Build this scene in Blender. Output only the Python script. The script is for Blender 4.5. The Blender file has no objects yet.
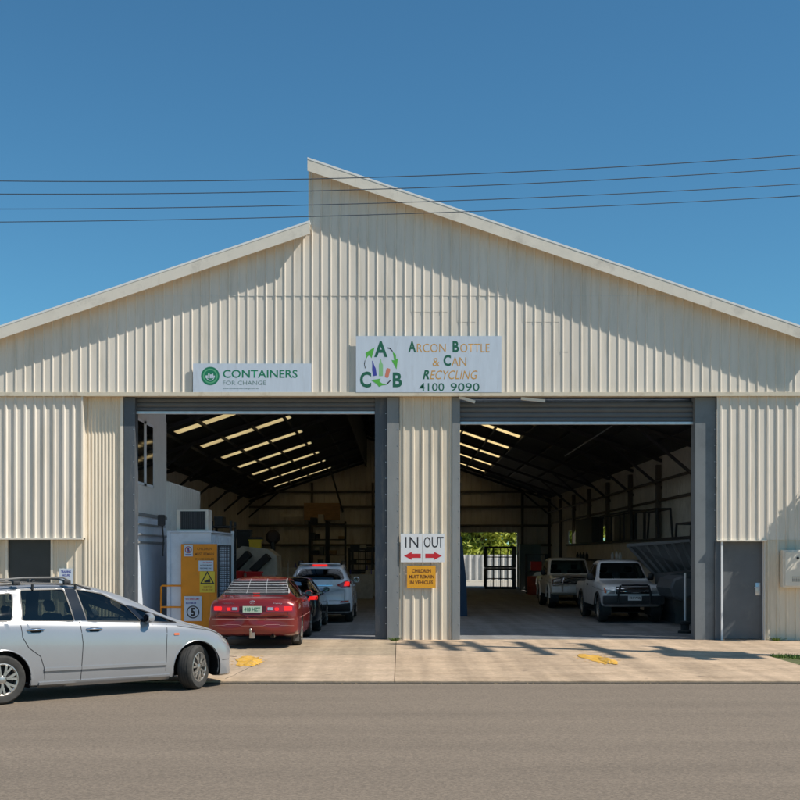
import bpy, bmesh, math, random
from math import radians as R, sin, cos, pi, tan, atan2, hypot
from mathutils import Vector, Matrix
from mathutils.bvhtree import BVHTree
random.seed(7)
S = bpy.context.scene
COL = S.collection
# ------------------------------------------------------------------ camera
HC = 1.93; F = 1200.0; HOR = 555.0
cam = bpy.data.cameras.new('camera'); co = bpy.data.objects.new('camera', cam); COL.objects.link(co)
co.location = (0, 0, HC); co.rotation_euler = (R(90), 0, 0)
cam.sensor_width = 36; cam.lens = F/800*36; cam.shift_y = (HOR-400)/800; cam.clip_end = 3000; cam.clip_start = .1
S.camera = co
# ------------------------------------------------------------------ light
SUN = Vector((-.75, .30, -.96)).normalized()
sd = bpy.data.lights.new('sun', 'SUN'); sd.energy = 5.0; sd.angle = R(.53); sd.color = (1, .94, .84)
so = bpy.data.objects.new('sun', sd); COL.objects.link(so)
so.rotation_euler = SUN.to_track_quat('-Z', 'Y').to_euler(); so.location = (20, 0, 40)
W = bpy.data.worlds.new('World'); S.world = W; W.use_nodes = True
nt = W.node_tree; bg = nt.nodes['Background']
sky = nt.nodes.new('ShaderNodeTexSky'); sky.sky_type = 'NISHITA'; sky.sun_disc = False
sky.sun_elevation = math.asin(-SUN.z); sky.sun_rotation = atan2(-SUN.x, -SUN.y)
sky.altitude = 0; sky.air_density = 1.0; sky.dust_density = .1; sky.ozone_density = 3.0
tint = nt.nodes.new('ShaderNodeMix'); tint.data_type = 'RGBA'; tint.blend_type = 'MULTIPLY'; tint.inputs[0].default_value = 1; tint.inputs[7].default_value = (.42, .79, .88, 1)   # clear polarised blue
nt.links.new(sky.outputs[0], tint.inputs[6]); nt.links.new(tint.outputs[2], bg.inputs[0]); bg.inputs[1].default_value = .12
vs = S.view_settings; vs.view_transform = 'Standard'; vs.look = 'None'; vs.exposure = 0; vs.gamma = 1; vs.use_curve_mapping = False
S.cycles.max_bounces = 10; S.cycles.diffuse_bounces = 6; S.cycles.glossy_bounces = 4
S.cycles.transparent_max_bounces = 24; S.cycles.transmission_bounces = 6
S.cycles.sample_clamp_indirect = 6; S.cycles.caustics_reflective = False; S.cycles.caustics_refractive = False
try: S.cycles.use_denoising = True
except Exception: pass

def X(px, Y): return (px-400)*Y/F
def Z(py, Y): return HC+(HOR-py)*Y/F
# ------------------------------------------------------------------ materials
MATS = {}
def mat(name, col, rough=.6, metal=0., var=.12, vscale=3., bump=0., bscale=40., stretch=(1,1,1), coat=0., spec=.5, dirt=None, dirt_scale=1.2, dirt_lo=.52, dirt_hi=.75, em=None, sheet=None, alpha=None):
    if name in MATS: return MATS[name]
    m = bpy.data.materials.new(name); m.use_nodes = True
    n = m.node_tree.nodes; L = m.node_tree.links; b = n['Principled BSDF']
    b.inputs['Roughness'].default_value = rough; b.inputs['Metallic'].default_value = metal
    b.inputs['Coat Weight'].default_value = coat; b.inputs['Coat Roughness'].default_value = .04
    b.inputs['Specular IOR Level'].default_value = spec
    c = (*col, 1)
    tc = n.new('ShaderNodeTexCoord'); mp = n.new('ShaderNodeMapping'); mp.inputs['Scale'].default_value = stretch
    L.new(tc.outputs['Object'], mp.inputs[0])
    out = None
    if var:
        no = n.new('ShaderNodeTexNoise'); no.inputs['Scale'].default_value = vscale; no.inputs['Detail'].default_value = 6; no.inputs['Roughness'].default_value = .62
        L.new(mp.outputs[0], no.inputs[0])
        cr = n.new('ShaderNodeValToRGB'); cr.color_ramp.elements[0].position = .3; cr.color_ramp.elements[1].position = .7
        cr.color_ramp.elements[0].color = (*[x*(1-var) for x in col], 1); cr.color_ramp.elements[1].color = (*[min(1, x*(1+var)) for x in col], 1)
        L.new(no.outputs[0], cr.inputs[0]); out = cr.outputs[0]
    if dirt:
        n2 = n.new('ShaderNodeTexNoise'); n2.inputs['Scale'].default_value = dirt_scale; n2.inputs['Detail'].default_value = 8; n2.inputs['Roughness'].default_value = .7
        L.new(mp.outputs[0], n2.inputs[0])
        r2 = n.new('ShaderNodeMapRange'); r2.inputs[1].default_value = dirt_lo; r2.inputs[2].default_value = dirt_hi; L.new(n2.outputs[0], r2.inputs[0])
        mx = n.new('ShaderNodeMix'); mx.data_type = 'RGBA'; L.new(r2.outputs[0], mx.inputs[0])
        if out: L.new(out, mx.inputs[6])
        else: mx.inputs[6].default_value = c
        mx.inputs[7].default_value = (*dirt, 1); out = mx.outputs[2]
    if sheet:   # each sheet of cladding a touch lighter or darker
        sx = n.new('ShaderNodeSeparateXYZ'); L.new(tc.outputs['Object'], sx.inputs[0])
        dv = n.new('ShaderNodeMath'); dv.operation = 'DIVIDE'; dv.inputs[1].default_value = sheet; L.new(sx.outputs[0], dv.inputs[0])
        fl = n.new('ShaderNodeMath'); fl.operation = 'FLOOR'; L.new(dv.outputs[0], fl.inputs[0])
        wn = n.new('ShaderNodeTexWhiteNoise'); wn.noise_dimensions = '1D'; L.new(fl.outputs[0], wn.inputs['W'])
        mr = n.new('ShaderNodeMapRange'); mr.inputs[3].default_value = .93; mr.inputs[4].default_value = 1.03; L.new(wn.outputs[0], mr.inputs[0])
        mm = n.new('ShaderNodeMix'); mm.data_type = 'RGBA'; mm.blend_type = 'MULTIPLY'; mm.inputs[0].default_value = 1
        L.new(out, mm.inputs[6]); L.new(mr.outputs[0], mm.inputs[7]); out = mm.outputs[2]
    if out: L.new(out, b.inputs['Base Color'])
    else: b.inputs['Base Color'].default_value = c
    if bump:
        nb = n.new('ShaderNodeTexNoise'); nb.inputs['Scale'].default_value = bscale; nb.inputs['Detail'].default_value = 5
        L.new(mp.outputs[0], nb.inputs[0]); bp = n.new('ShaderNodeBump'); bp.inputs['Strength'].default_value = bump; bp.inputs['Distance'].default_value = .01
        L.new(nb.outputs[0], bp.inputs['Height']); L.new(bp.outputs[0], b.inputs['Normal'])
    if em:
        b.inputs['Emission Color'].default_value = (*em[0], 1); b.inputs['Emission Strength'].default_value = em[1]
    MATS[name] = m; return m
def glass(name, tint, rough=.02):
    if name in MATS: return MATS[name]
    m = bpy.data.materials.new(name); m.use_nodes = True; n = m.node_tree.nodes; L = m.node_tree.links
    n.remove(n['Principled BSDF']); o = n['Material Output']
    t = n.new('ShaderNodeBsdfTransparent'); t.inputs[0].default_value = (*tint, 1)
    g = n.new('ShaderNodeBsdfGlossy'); g.inputs['Roughness'].default_value = rough
    fr = n.new('ShaderNodeFresnel'); fr.inputs[0].default_value = 1.52
    ad = n.new('ShaderNodeMath'); ad.operation = 'MULTIPLY_ADD'; ad.inputs[1].default_value = 1.25; ad.inputs[2].default_value = .015; L.new(fr.outputs[0], ad.inputs[0])
    mx = n.new('ShaderNodeMixShader'); L.new(ad.outputs[0], mx.inputs[0]); L.new(t.outputs[0], mx.inputs[1]); L.new(g.outputs[0], mx.inputs[2]); L.new(mx.outputs[0], o.inputs[0])
    MATS[name] = m; return m
def translucent(name, col, f=.5):
    if name in MATS: return MATS[name]
    m = bpy.data.materials.new(name); m.use_nodes = True; n = m.node_tree.nodes; L = m.node_tree.links
    n.remove(n['Principled BSDF']); o = n['Material Output']
    t = n.new('ShaderNodeBsdfTranslucent'); t.inputs[0].default_value = (*col, 1); d = n.new('ShaderNodeBsdfDiffuse'); d.inputs[0].default_value = (*col, 1)
    tc = n.new('ShaderNodeTexCoord'); no = n.new('ShaderNodeTexNoise'); no.inputs['Scale'].default_value = 1.3; no.inputs['Detail'].default_value = 6; L.new(tc.outputs['Object'], no.inputs[0])
    mr = n.new('ShaderNodeMapRange'); mr.inputs[1].default_value = .3; mr.inputs[2].default_value = .7; mr.inputs[3].default_value = .08; mr.inputs[4].default_value = .3; L.new(no.outputs[0], mr.inputs[0])
    mx = n.new('ShaderNodeMixShader'); L.new(mr.outputs[0], mx.inputs[0]); L.new(t.outputs[0], mx.inputs[1]); L.new(d.outputs[0], mx.inputs[2]); L.new(mx.outputs[0], o.inputs[0])
    return m
CREAM = (.83, .75, .645)
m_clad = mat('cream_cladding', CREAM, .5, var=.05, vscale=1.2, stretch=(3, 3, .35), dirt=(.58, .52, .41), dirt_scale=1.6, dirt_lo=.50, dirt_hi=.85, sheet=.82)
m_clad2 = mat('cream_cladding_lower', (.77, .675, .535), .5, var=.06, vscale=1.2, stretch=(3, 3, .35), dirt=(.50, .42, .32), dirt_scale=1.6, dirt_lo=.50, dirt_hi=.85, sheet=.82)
m_trim = mat('cream_trim', (.79, .72, .61), .45, var=.05, dirt=(.5, .45, .38), dirt_scale=2, dirt_lo=.55, dirt_hi=.8)
m_steel = mat('grey_painted_steel', (.085, .098, .115), .5, var=.1, vscale=2, dirt=(.2, .19, .18), dirt_scale=3, stretch=(2, 2, .5))
m_steel2 = mat('light_grey_steel', (.24, .25, .25), .5, var=.1, vscale=2, dirt=(.3, .28, .26), dirt_scale=3, stretch=(2, 2, .5))
m_roller = mat('roller_curtain', (.12, .13, .14), .45, metal=.2, var=.08)
m_silverbar = mat('galvanised', (.6, .62, .65), .35, metal=.7, var=.1, vscale=8)
m_dark = mat('dark_steel', (.035, .035, .037), .6, var=.2)
m_ceil = mat('roof_underside', (.055, .053, .05), .8, var=.3, vscale=1)  # shade of the unlit ceiling put into a dark colour
m_roof = mat('roof_sheet', (.45, .45, .44), .5, var=.1)
m_inwall = mat('inner_cladding', (.68, .635, .58), .7, var=.15, vscale=.6, stretch=(2, 2, .5), dirt=(.48, .42, .35), dirt_scale=1.0, dirt_lo=.5, dirt_hi=.75)
m_block = mat('painted_block', (.62, .58, .50), .75, var=.12, vscale=.8, dirt=(.42, .38, .33), dirt_scale=1.4)
m_offw = mat('office_lining', (.72, .69, .64), .7, var=.05)
m_offb = mat('office_blue', (.70, .75, .82), .6, var=.06)
m_added_light = translucent('added_rooflight', (.74, .79, .86))  # only for the unseen rooflights added over the entrance
m_sky = translucent('fibreglass_skylight', (.97, .83, .56))
m_gloss = mat('gloss_black', (.012, .012, .014), .08, var=0, coat=1)
m_black = mat('black_plastic', (.02, .02, .022), .45, var=.1)
m_rubber = mat('rubber', (.028, .027, .026), .85, var=.25, vscale=12)
m_white = mat('white_paint', (.78, .79, .80), .5, var=.04, dirt=(.55, .53, .5), dirt_scale=4, dirt_lo=.6, dirt_hi=.9)
m_signw = mat('sign_white', (.60, .67, .76), .4, var=.05, vscale=3, stretch=(3, 3, .6), dirt=(.48, .52, .57), dirt_scale=2.5, dirt_lo=.55, dirt_hi=.85)
m_orange = mat('sign_orange', (.83, .38, .02), .45, var=.05, dirt=(.6, .28, .03), dirt_scale=5, dirt_lo=.55, dirt_hi=.9)
m_orangep = mat('panel_orange', (.80, .275, .004), .5, var=.07, dirt=(.45, .2, .03), dirt_scale=2.5, dirt_lo=.55, dirt_hi=.9)
m_yel = mat('sign_yellow', (.80, .58, .04), .45, var=.05)
m_red = mat('sign_red', (.60, .02, .03), .45, var=.04)
m_ink = mat('sign_black', (.02, .02, .025), .5, var=0)
m_green = mat('sign_green', (.01, .20, .10), .5, var=0)
m_dgreen = mat('sign_dark_green', (.015, .13, .075), .5, var=0)
m_lgreen = mat('sign_light_green', (.10, .45, .06), .5, var=0)
m_mgreen = mat('bottle_green', (.25, .55, .25), .5, var=0)
m_ochre = mat('sign_ochre', (.62, .33, .07), .5, var=0)
m_blue = mat('sign_blue', (.05, .06, .35), .5, var=0)
m_salmon = mat('sign_salmon', (.65, .22, .14), .5, var=0)

# ------------------------------------------------------------------ mesh helpers
def wm(o):
    m = o.matrix_basis.copy()
    while o.parent: o = o.parent; m = o.matrix_basis @ m
    return m
def thing(name, label, cat, loc=(0, 0, 0), rz=0, group=None):
    o = bpy.data.objects.new(name, None); COL.objects.link(o); o.empty_display_size = .2
    o.location = loc; o.rotation_euler = (0, 0, rz); o['label'] = label; o['category'] = cat
    if group: o['group'] = group
    return o
def tag(o, label, cat, group=None, kind=None):
    if label: o['label'] = label
    if cat: o['category'] = cat
    if group: o['group'] = group
    if kind: o['kind'] = kind
    return o
def obj(name, bm, m, parent=None, smooth=False, local=False, label=None, ang=35):
    if parent is not None and not local: bm.transform(wm(parent).inverted())
    me = bpy.data.meshes.new(name); bm.normal_update(); bm.to_mesh(me); bm.free()
    for x in (m if isinstance(m, (list, tuple)) else [m]): me.materials.append(x)
    o = bpy.data.objects.new(name, me); COL.objects.link(o)
    if parent is not None: o.parent = parent
    if smooth:
        me.polygons.foreach_set('use_smooth', [True]*len(me.polygons))
        try: me.set_sharp_from_angle(angle=R(ang))
        except Exception: pass
    if label: o['label'] = label
    return o
def single(name, bm, m, label, cat, group=None, smooth=False):   # a thing that is one mesh, origin at its base
    vs = [v.co for v in bm.verts]
    c = Vector(((min(v.x for v in vs)+max(v.x for v in vs))/2, (min(v.y for v in vs)+max(v.y for v in vs))/2, min(v.z for v in vs)))
    bm.transform(Matrix.Translation(-c)); o = obj(name, bm, m, None, smooth); o.location = c
    return tag(o, label, cat, group)
def B(): return bmesh.new()
def box(bm, x0, x1, y0, y1, z0, z1, mi=0, bev=0):
    v = [bm.verts.new((x, y, z)) for x in (x0, x1) for y in (y0, y1) for z in (z0, z1)]
    fs = [bm.faces.new([v[i] for i in q]) for q in ((0, 1, 3, 2), (4, 6, 7, 5), (0, 4, 5, 1), (2, 3, 7, 6), (0, 2, 6, 4), (1, 5, 7, 3))]
    for f in fs: f.material_index = mi
    if bev:
        es = list({e for f in fs for e in f.edges}); bmesh.ops.bevel(bm, geom=es, offset=bev, segments=2, affect='EDGES', profile=.5)
    return bm
def boxm(name, b6, m, parent=None, bev=0, **k):
    return obj(name, box(B(), *b6, bev=bev), m, parent, **k)
def tube(bm, pts, r, seg=8, caps=True, mi=0, r2=None):
    pts = [Vector(p) for p in pts]; rings = []
    for i, p in enumerate(pts):
        d = (pts[min(i+1, len(pts)-1)]-pts[max(i-1, 0)]).normalized()
        a = d.cross(Vector((0, 0, 1)));
        if a.length < 1e-3: a = Vector((1, 0, 0))
        a.normalize(); b = d.cross(a).normalized()
        rr = r if r2 is None else r+(r2-r)*i/max(1, len(pts)-1)
        rings.append([bm.verts.new(p+a*cos(2*pi*k/seg)*rr+b*sin(2*pi*k/seg)*rr) for k in range(seg)])
    for i in range(len(rings)-1):
        for k in range(seg):
            f = bm.faces.new((rings[i][k], rings[i][(k+1) % seg], rings[i+1][(k+1) % seg], rings[i+1][k])); f.material_index = mi
    if caps:
        bm.faces.new(rings[0][::-1]).material_index = mi; bm.faces.new(rings[-1]).material_index = mi
    return bm
def beam(bm, a, b, w, h, mi=0):   # rectangular bar from a to b
    a = Vector(a); b = Vector(b); d = (b-a).normalized(); s = d.cross(Vector((0, 0, 1)))
    if s.length < 1e-3: s = Vector((1, 0, 0))
    s.normalize(); u = s.cross(d).normalized()
    v = [bm.verts.new(p+s*i*w/2+u*j*h/2) for p in (a, b) for i in (-1, 1) for j in (-1, 1)]
    for q in ((0, 1, 3, 2), (4, 6, 7, 5), (0, 4, 5, 1), (2, 3, 7, 6), (0, 2, 6, 4), (1, 5, 7, 3)): bm.faces.new([v[i] for i in q]).material_index = mi
    return bm
def lathe(bm, prof, axis='Y', seg=32, c=(0, 0, 0), mi=0, caps=True):
    rings = []
    for (r, h) in prof:
        ring = []
        for k in range(seg):
            a = 2*pi*k/seg
            p = (r*cos(a), h, r*sin(a)) if axis == 'Y' else (r*cos(a), r*sin(a), h)
            ring.append(bm.verts.new((p[0]+c[0], p[1]+c[1], p[2]+c[2])))
        rings.append(ring)
    for i in range(len(rings)-1):
        for k in range(seg):
            f = bm.faces.new((rings[i][k], rings[i][(k+1) % seg], rings[i+1][(k+1) % seg], rings[i+1][k])); f.material_index = mi
    for e, ring in ((0, rings[0]), (1, rings[-1])):
        if caps and prof[0 if e == 0 else -1][0] > 1e-4: bm.faces.new(ring).material_index = mi
    return bm
def prism(bm, poly, y0, y1, mi=0):   # polygon in XZ, thick in Y
    a = [bm.verts.new((p[0], y0, p[1])) for p in poly]; b = [bm.verts.new((p[0], y1, p[1])) for p in poly]
    bm.faces.new(a).material_index = mi; bm.faces.new(b[::-1]).material_index = mi
    for i in range(len(poly)):
        j = (i+1) % len(poly); bm.faces.new((a[i], b[i], b[j], a[j])).material_index = mi
    return bm
def recalc(bm): bmesh.ops.recalc_face_normals(bm, faces=bm.faces); return bm
def grid_sheet(bm, nx, ny, fn, mi=0):
    g = [[bm.verts.new(fn(i/nx, j/ny)) for j in range(ny+1)] for i in range(nx+1)]
    for i in range(nx):
        for j in range(ny): bm.faces.new((g[i][j], g[i+1][j], g[i+1][j+1], g[i][j+1])).material_index = mi
    return bm
def rib_profile(x0, x1, pitch, depth, crest=.028, base=.062, phase=0., sine=False):
    pts = []
    if sine:
        n = int((x1-x0)/pitch*8)
        return [(x0+(x1-x0)*i/n, depth*(.5+.5*cos(2*pi*((x1-x0)*i/n)/pitch))) for i in range(n+1)]
    pts.append((x0, 0)); x = x0+phase
    while x < x1:
        for dx, d in ((-base/2, 0), (-crest/2, depth), (crest/2, depth), (base/2, 0)):
            if x0 < x+dx < x1: pts.append((x+dx, d))
        x += pitch
    pts.append((x1, 0)); return pts
def ribbed(bm, x0, x1, zb, zt, y, pitch=.205, depth=.034, th=None, along='x', sgn=-1, mi=0, **k):
    """profiled sheet; zb/zt numbers or functions of x; along='y' makes a side wall at x=y."""
    pr = rib_profile(x0, x1, pitch, depth, **k); cols = []
    fb = zb if callable(zb) else (lambda q: zb); ft = zt if callable(zt) else (lambda q: zt)
    for (x, d) in pr:
        p = (lambda z: (x, y+sgn*d, z)) if along == 'x' else (lambda z: (y+sgn*d, x, z))
        cols.append((bm.verts.new(p(fb(x))), bm.verts.new(p(ft(x)))))
    for i in range(len(cols)-1):
        if (cols[i+1][0].co-cols[i][0].co).length < 1e-6: continue
        bm.faces.new((cols[i][0], cols[i+1][0], cols[i+1][1], cols[i][1])).material_index = mi
    return bm
# text fitted to a box on a plane facing -Y (world) ; optional offset for boldness
def text(parent, s, x0, x1, z0, z1, y, m, bold=0., shear=0., name='lettering', xf=None):
    c = bpy.data.curves.new(name, 'FONT'); c.body = s; c.size = 1; c.offset = bold; c.shear = shear; c.extrude = .0; c.resolution_u = 3
    o = bpy.data.objects.new(name, c); COL.objects.link(o)
    dg = bpy.context.evaluated_depsgraph_get(); me = bpy.data.meshes.new_from_object(o.evaluated_get(dg))
    bpy.data.objects.remove(o); bpy.data.curves.remove(c)
    xs = [v.co.x for v in me.vertices]; ys = [v.co.y for v in me.vertices]
    ax, bx, ay, by = min(xs), max(xs), min(ys), max(ys)
    bm = B(); bm.from_mesh(me); bpy.data.meshes.remove(me)
    for v in bm.verts:
        v.co = Vector((x0+(v.co.x-ax)/(bx-ax)*(x1-x0), y, z0+(v.co.y-ay)/(by-ay)*(z1-z0)))
    if xf: bm.transform(xf)
    return bm
def put_text(parent, items, m, name='lettering'):
    for it in items: obj(name, text(parent, *it[:6], m, **(it[6] if len(it) > 6 else {})), m, parent)
def flat(bm, poly, y, mi=0):
    f = bm.faces.new([bm.verts.new((p[0], y, p[1])) for p in poly]); f.material_index = mi; return bm
# ================================================================== setting
YF = 26.5; YR = 26.68; FLZ = .05; KY = 18.08; YB = 71.0
XL, XR, XS = -8.95, 8.95, -1.99
def FLt(x): return HC+7.96+.339*x          # top line of the low (left) roof
def FRt(x): return HC+8.66-.341*(x-XS)      # top line of the high (right) roof
def CL(x): return FLt(x)-1.6
def CR(x): return FRt(x)-1.55
def structure(name, bm, m, smooth=False):
    o = obj(name, bm, m, None, smooth); o['kind'] = 'structure'; return o
m_earth = mat('dry_ground', (.22, .19, .13), .95, var=.3, vscale=.5, bump=.4, bscale=6)
m_asph = mat('asphalt', (.218, .170, .125), .92, var=.07, vscale=.7, stretch=(.35, 1.6, 1), bump=.6, bscale=70)
n = m_asph.node_tree.nodes; L = m_asph.node_tree.links; bs = n['Principled BSDF']; src = bs.inputs['Base Color'].links[0].from_socket
tc = n.new('ShaderNodeTexCoord'); v1 = n.new('ShaderNodeTexVoronoi'); v1.inputs['Scale'].default_value = 55; L.new(tc.outputs['Object'], v1.inputs[0])
v2 = n.new('ShaderNodeTexNoise'); v2.inputs['Scale'].default_value = 28; v2.inputs['Detail'].default_value = 4; L.new(tc.outputs['Object'], v2.inputs[0])
sp = n.new('ShaderNodeSeparateColor'); L.new(v1.outputs['Color'], sp.inputs[0])
m1 = n.new('ShaderNodeMapRange'); m1.inputs[3].default_value = .79; m1.inputs[4].default_value = 1.22; L.new(sp.outputs[0], m1.inputs[0])
m2 = n.new('ShaderNodeMapRange'); m2.inputs[1].default_value = .3; m2.inputs[2].default_value = .7; m2.inputs[3].default_value = .9; m2.inputs[4].default_value = 1.1; L.new(v2.outputs[0], m2.inputs[0])
mu = n.new('ShaderNodeMath'); mu.operation = 'MULTIPLY'; L.new(m1.outputs[0], mu.inputs[0]); L.new(m2.outputs[0], mu.inputs[1])
mx = n.new('ShaderNodeMix'); mx.data_type = 'RGBA'; mx.blend_type = 'MULTIPLY'; mx.inputs[0].default_value = 1
L.new(src, mx.inputs[6]); L.new(mu.outputs[0], mx.inputs[7])
# dark narrow oil and patch lines along the lane
wv = n.new('ShaderNodeTexNoise'); wv.inputs['Scale'].default_value = .9; wv.inputs['Detail'].default_value = 3
mp2 = n.new('ShaderNodeMapping'); mp2.inputs['Scale'].default_value = (.06, 1.5, 1); L.new(tc.outputs['Object'], mp2.inputs[0]); L.new(mp2.outputs[0], wv.inputs[0])
m3 = n.new('ShaderNodeMapRange'); m3.inputs[1].default_value = .35; m3.inputs[2].default_value = .68; m3.inputs[3].default_value = .92; m3.inputs[4].default_value = 1.04; L.new(wv.outputs[0], m3.inputs[0])
mx2 = n.new('ShaderNodeMix'); mx2.data_type = 'RGBA'; mx2.blend_type = 'MULTIPLY'; mx2.inputs[0].default_value = 1
L.new(mx.outputs[2], mx2.inputs[6]); L.new(m3.outputs[0], mx2.inputs[7]); L.new(mx2.outputs[2], bs.inputs['Base Color'])

def conc(name, col, dirt):
    m = mat(name, col, .85, var=.10, vscale=.9, stretch=(.6, 1.6, 1), bump=.35, bscale=45, dirt=dirt, dirt_scale=1.1, dirt_lo=.46, dirt_hi=.8)
    n = m.node_tree.nodes; L = m.node_tree.links; bs = n['Principled BSDF']; src = bs.inputs['Base Color'].links[0].from_socket
    tc = n.new('ShaderNodeTexCoord'); no = n.new('ShaderNodeTexNoise'); no.inputs['Scale'].default_value = 9; no.inputs['Detail'].default_value = 10; no.inputs['Roughness'].default_value = .8; no.inputs['Distortion'].default_value = .6
    L.new(tc.outputs['Object'], no.inputs[0]); mr = n.new('ShaderNodeMapRange'); mr.inputs[1].default_value = .32; mr.inputs[2].default_value = .66; mr.inputs[3].default_value = .68; mr.inputs[4].default_value = 1.16
    L.new(no.outputs[0], mr.inputs[0])
    sx = n.new('ShaderNodeTexNoise'); sx.inputs['Scale'].default_value = 1.2; sx.inputs['Detail'].default_value = 4; mp = n.new('ShaderNodeMapping'); mp.inputs['Scale'].default_value = (2.2, .12, 1); mp.inputs['Rotation'].default_value = (0, 0, .1)
    L.new(tc.outputs['Object'], mp.inputs[0]); L.new(mp.outputs[0], sx.inputs[0]); mr2 = n.new('ShaderNodeMapRange'); mr2.inputs[1].default_value = .35; mr2.inputs[2].default_value = .7; mr2.inputs[3].default_value = .74; mr2.inputs[4].default_value = 1.06; L.new(sx.outputs[0], mr2.inputs[0])
    mu = n.new('ShaderNodeMath'); mu.operation = 'MULTIPLY'; L.new(mr.outputs[0], mu.inputs[0]); L.new(mr2.outputs[0], mu.inputs[1])
    mx = n.new('ShaderNodeMix'); mx.data_type = 'RGBA'; mx.blend_type = 'MULTIPLY'; mx.inputs[0].default_value = 1; L.new(src, mx.inputs[6]); L.new(mu.outputs[0], mx.inputs[7])
    vo = n.new('ShaderNodeTexVoronoi'); vo.inputs['Scale'].default_value = 1.7; wn = n.new('ShaderNodeTexNoise'); wn.inputs['Scale'].default_value = 6; L.new(tc.outputs['Object'], wn.inputs[0])   # oil drips
    ad = n.new('ShaderNodeMix'); ad.data_type = 'RGBA'; ad.blend_type = 'ADD'; ad.inputs[0].default_value = .25; L.new(tc.outputs['Object'], ad.inputs[6]); L.new(wn.outputs['Color'], ad.inputs[7]); L.new(ad.outputs[2], vo.inputs[0])
    dr_ = n.new('ShaderNodeMapRange'); dr_.inputs[1].default_value = .03; dr_.inputs[2].default_value = .13; dr_.inputs[3].default_value = .45; dr_.inputs[4].default_value = 1; L.new(vo.outputs['Distance'], dr_.inputs[0])
    m4 = n.new('ShaderNodeMix'); m4.data_type = 'RGBA'; m4.blend_type = 'MULTIPLY'; m4.inputs[0].default_value = 1; L.new(mx.outputs[2], m4.inputs[6]); L.new(dr_.outputs[0], m4.inputs[7]); L.new(m4.outputs[2], bs.inputs['Base Color'])
    return m
m_conc = conc('driveway_concrete', (.60, .435, .29), (.40, .28, .17))
m_conc2 = conc('driveway_concrete_pale', (.62, .455, .31), (.45, .33, .205))
m_path = conc('footpath_concrete', (.50, .385, .26), (.34, .26, .17))
m_floor = conc('hall_floor', (.27, .265, .26), (.14, .135, .13))
structure('ground', grid_sheet(B(), 24, 24, lambda u, v: (-600+1200*u, -600+1200*v, -.10)), m_earth)
structure('road', box(B(), -120, 120, 3.0, KY-.06, -.10, 0), m_asph)
# gutter lip, driveway in two pours, footpath beyond the grass
bm = B(); box(bm, -120, 120, KY-.06, KY, -.10, .012); structure('gutter', bm, mat('gutter_shadow_joint', (.10, .085, .07), .9))  # dark colour stands in for the shadow line of the lip
jx = X(395, 20)
def drv(x0, x1, y0, y1, z0, z1, m, name='driveway'):
    n = max(2, int((x1-x0)/1.0))
    bm = B(); tops = grid_sheet(bm, n, 6, lambda u, v: (x0+(x1-x0)*u, y0+(y1-y0)*v, z0+(z1-z0)*v))
    a = [bm.verts.new(p) for p in ((x0, y0, -.1), (x1, y0, -.1), (x1, y0, z0), (x0, y0, z0))]; bm.faces.new(a)
    b = [bm.verts.new(p) for p in ((x1, y0, -.1), (x1, y1, -.1), (x1, y1, z1), (x1, y0, z0))]; bm.faces.new(b)
    b = [bm.verts.new(p) for p in ((x0, y0, -.1), (x0, y1, -.1), (x0, y1, z1), (x0, y0, z0))]; bm.faces.new(b)
    return structure(name, bm, m)
YJ = 22.55
drv(-60, jx-.006, KY, YJ-.004, .03, .045, m_conc2); drv(jx+.006, 6.88, KY, YJ-.004, .03, .045, m_conc)
drv(-60, jx-.006, YJ+.005, 26.73, .045, .05, m_path, 'footpath'); drv(jx+.006, 60, YJ+.005, 26.73, .045, .05, m_conc2, 'footpath')
drv(6.88, 60, KY, KY+.45, .03, .06, m_conc2, 'kerb')
structure('verge_soil', box(B(), 6.88, 60, KY+.45, YJ-.012, -.1, .035), mat('turf_soil', (.11, .12, .04), .95, var=.4, vscale=9, bump=.5))
bm = B(); box(bm, -60, 60, KY+.01, 26.7, -.095, .016); structure('joint_bed', bm, mat('joint_dirt', (.13, .11, .08), .95))
structure('hall_floor', grid_sheet(B(), 6, 12, lambda u, v: (XL+(XR-XL)*u, 26.73+(YB-26.73)*v, FLZ-.002)), m_floor)
structure('rear_yard', grid_sheet(B(), 6, 4, lambda u, v: (-30+60*u, YB+30*v, FLZ-.01)), mat('yard_concrete', (.42, .38, .31), .9, bump=.3))
# grass: tufts on the strip right of the driveway, and weeds
m_grass = mat('grass', (.13, .20, .035), .8, var=.35, vscale=4)
bm = B()
for i in range(14000):
    x = 6.9+random.random()**1.3*5; y = KY+.5+random.random()*(YJ-KY-.6)
    if x < 6.9+.25*sin(y*3)+.15: continue
    h = .03+random.random()*.06; a = random.random()*pi; w = .006+random.random()*.006; lx = random.uniform(-.03, .03); ly = random.uniform(-.03, .03)
    bm.faces.new([bm.verts.new(p) for p in ((x-w*cos(a), y-w*sin(a), .03), (x+w*cos(a), y+w*sin(a), .03), (x+lx, y+ly, .03+h))])
tag(obj('grass_strip', bm, m_grass), 'mown green grass strip between kerb and footpath at far right', 'grass', kind='stuff')
def weed(x, y, n, r, h, lab, name='weed_tuft'):
    bm = B()
    for i in range(n):
        a = random.random()*2*pi; q = random.random()*r; hh = h*random.uniform(.5, 1); b = random.random()*pi; w = .012
        px, py = x+q*cos(a)*.3, y+q*sin(a)*.3; dx, dy = r*cos(a)*random.random(), r*.5*sin(a)*random.random()
        bm.faces.new([bm.verts.new(p) for p in ((px-w*cos(b), py-w*sin(b), .045), (px+w*cos(b), py+w*sin(b), .045), (px+dx+w*cos(b), py+dy+w*sin(b), .045+hh*.7), (px+dx*1.3, py+dy*1.3, .045+hh))])
    single(name, bm, m_grass, lab, 'weed')
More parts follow.
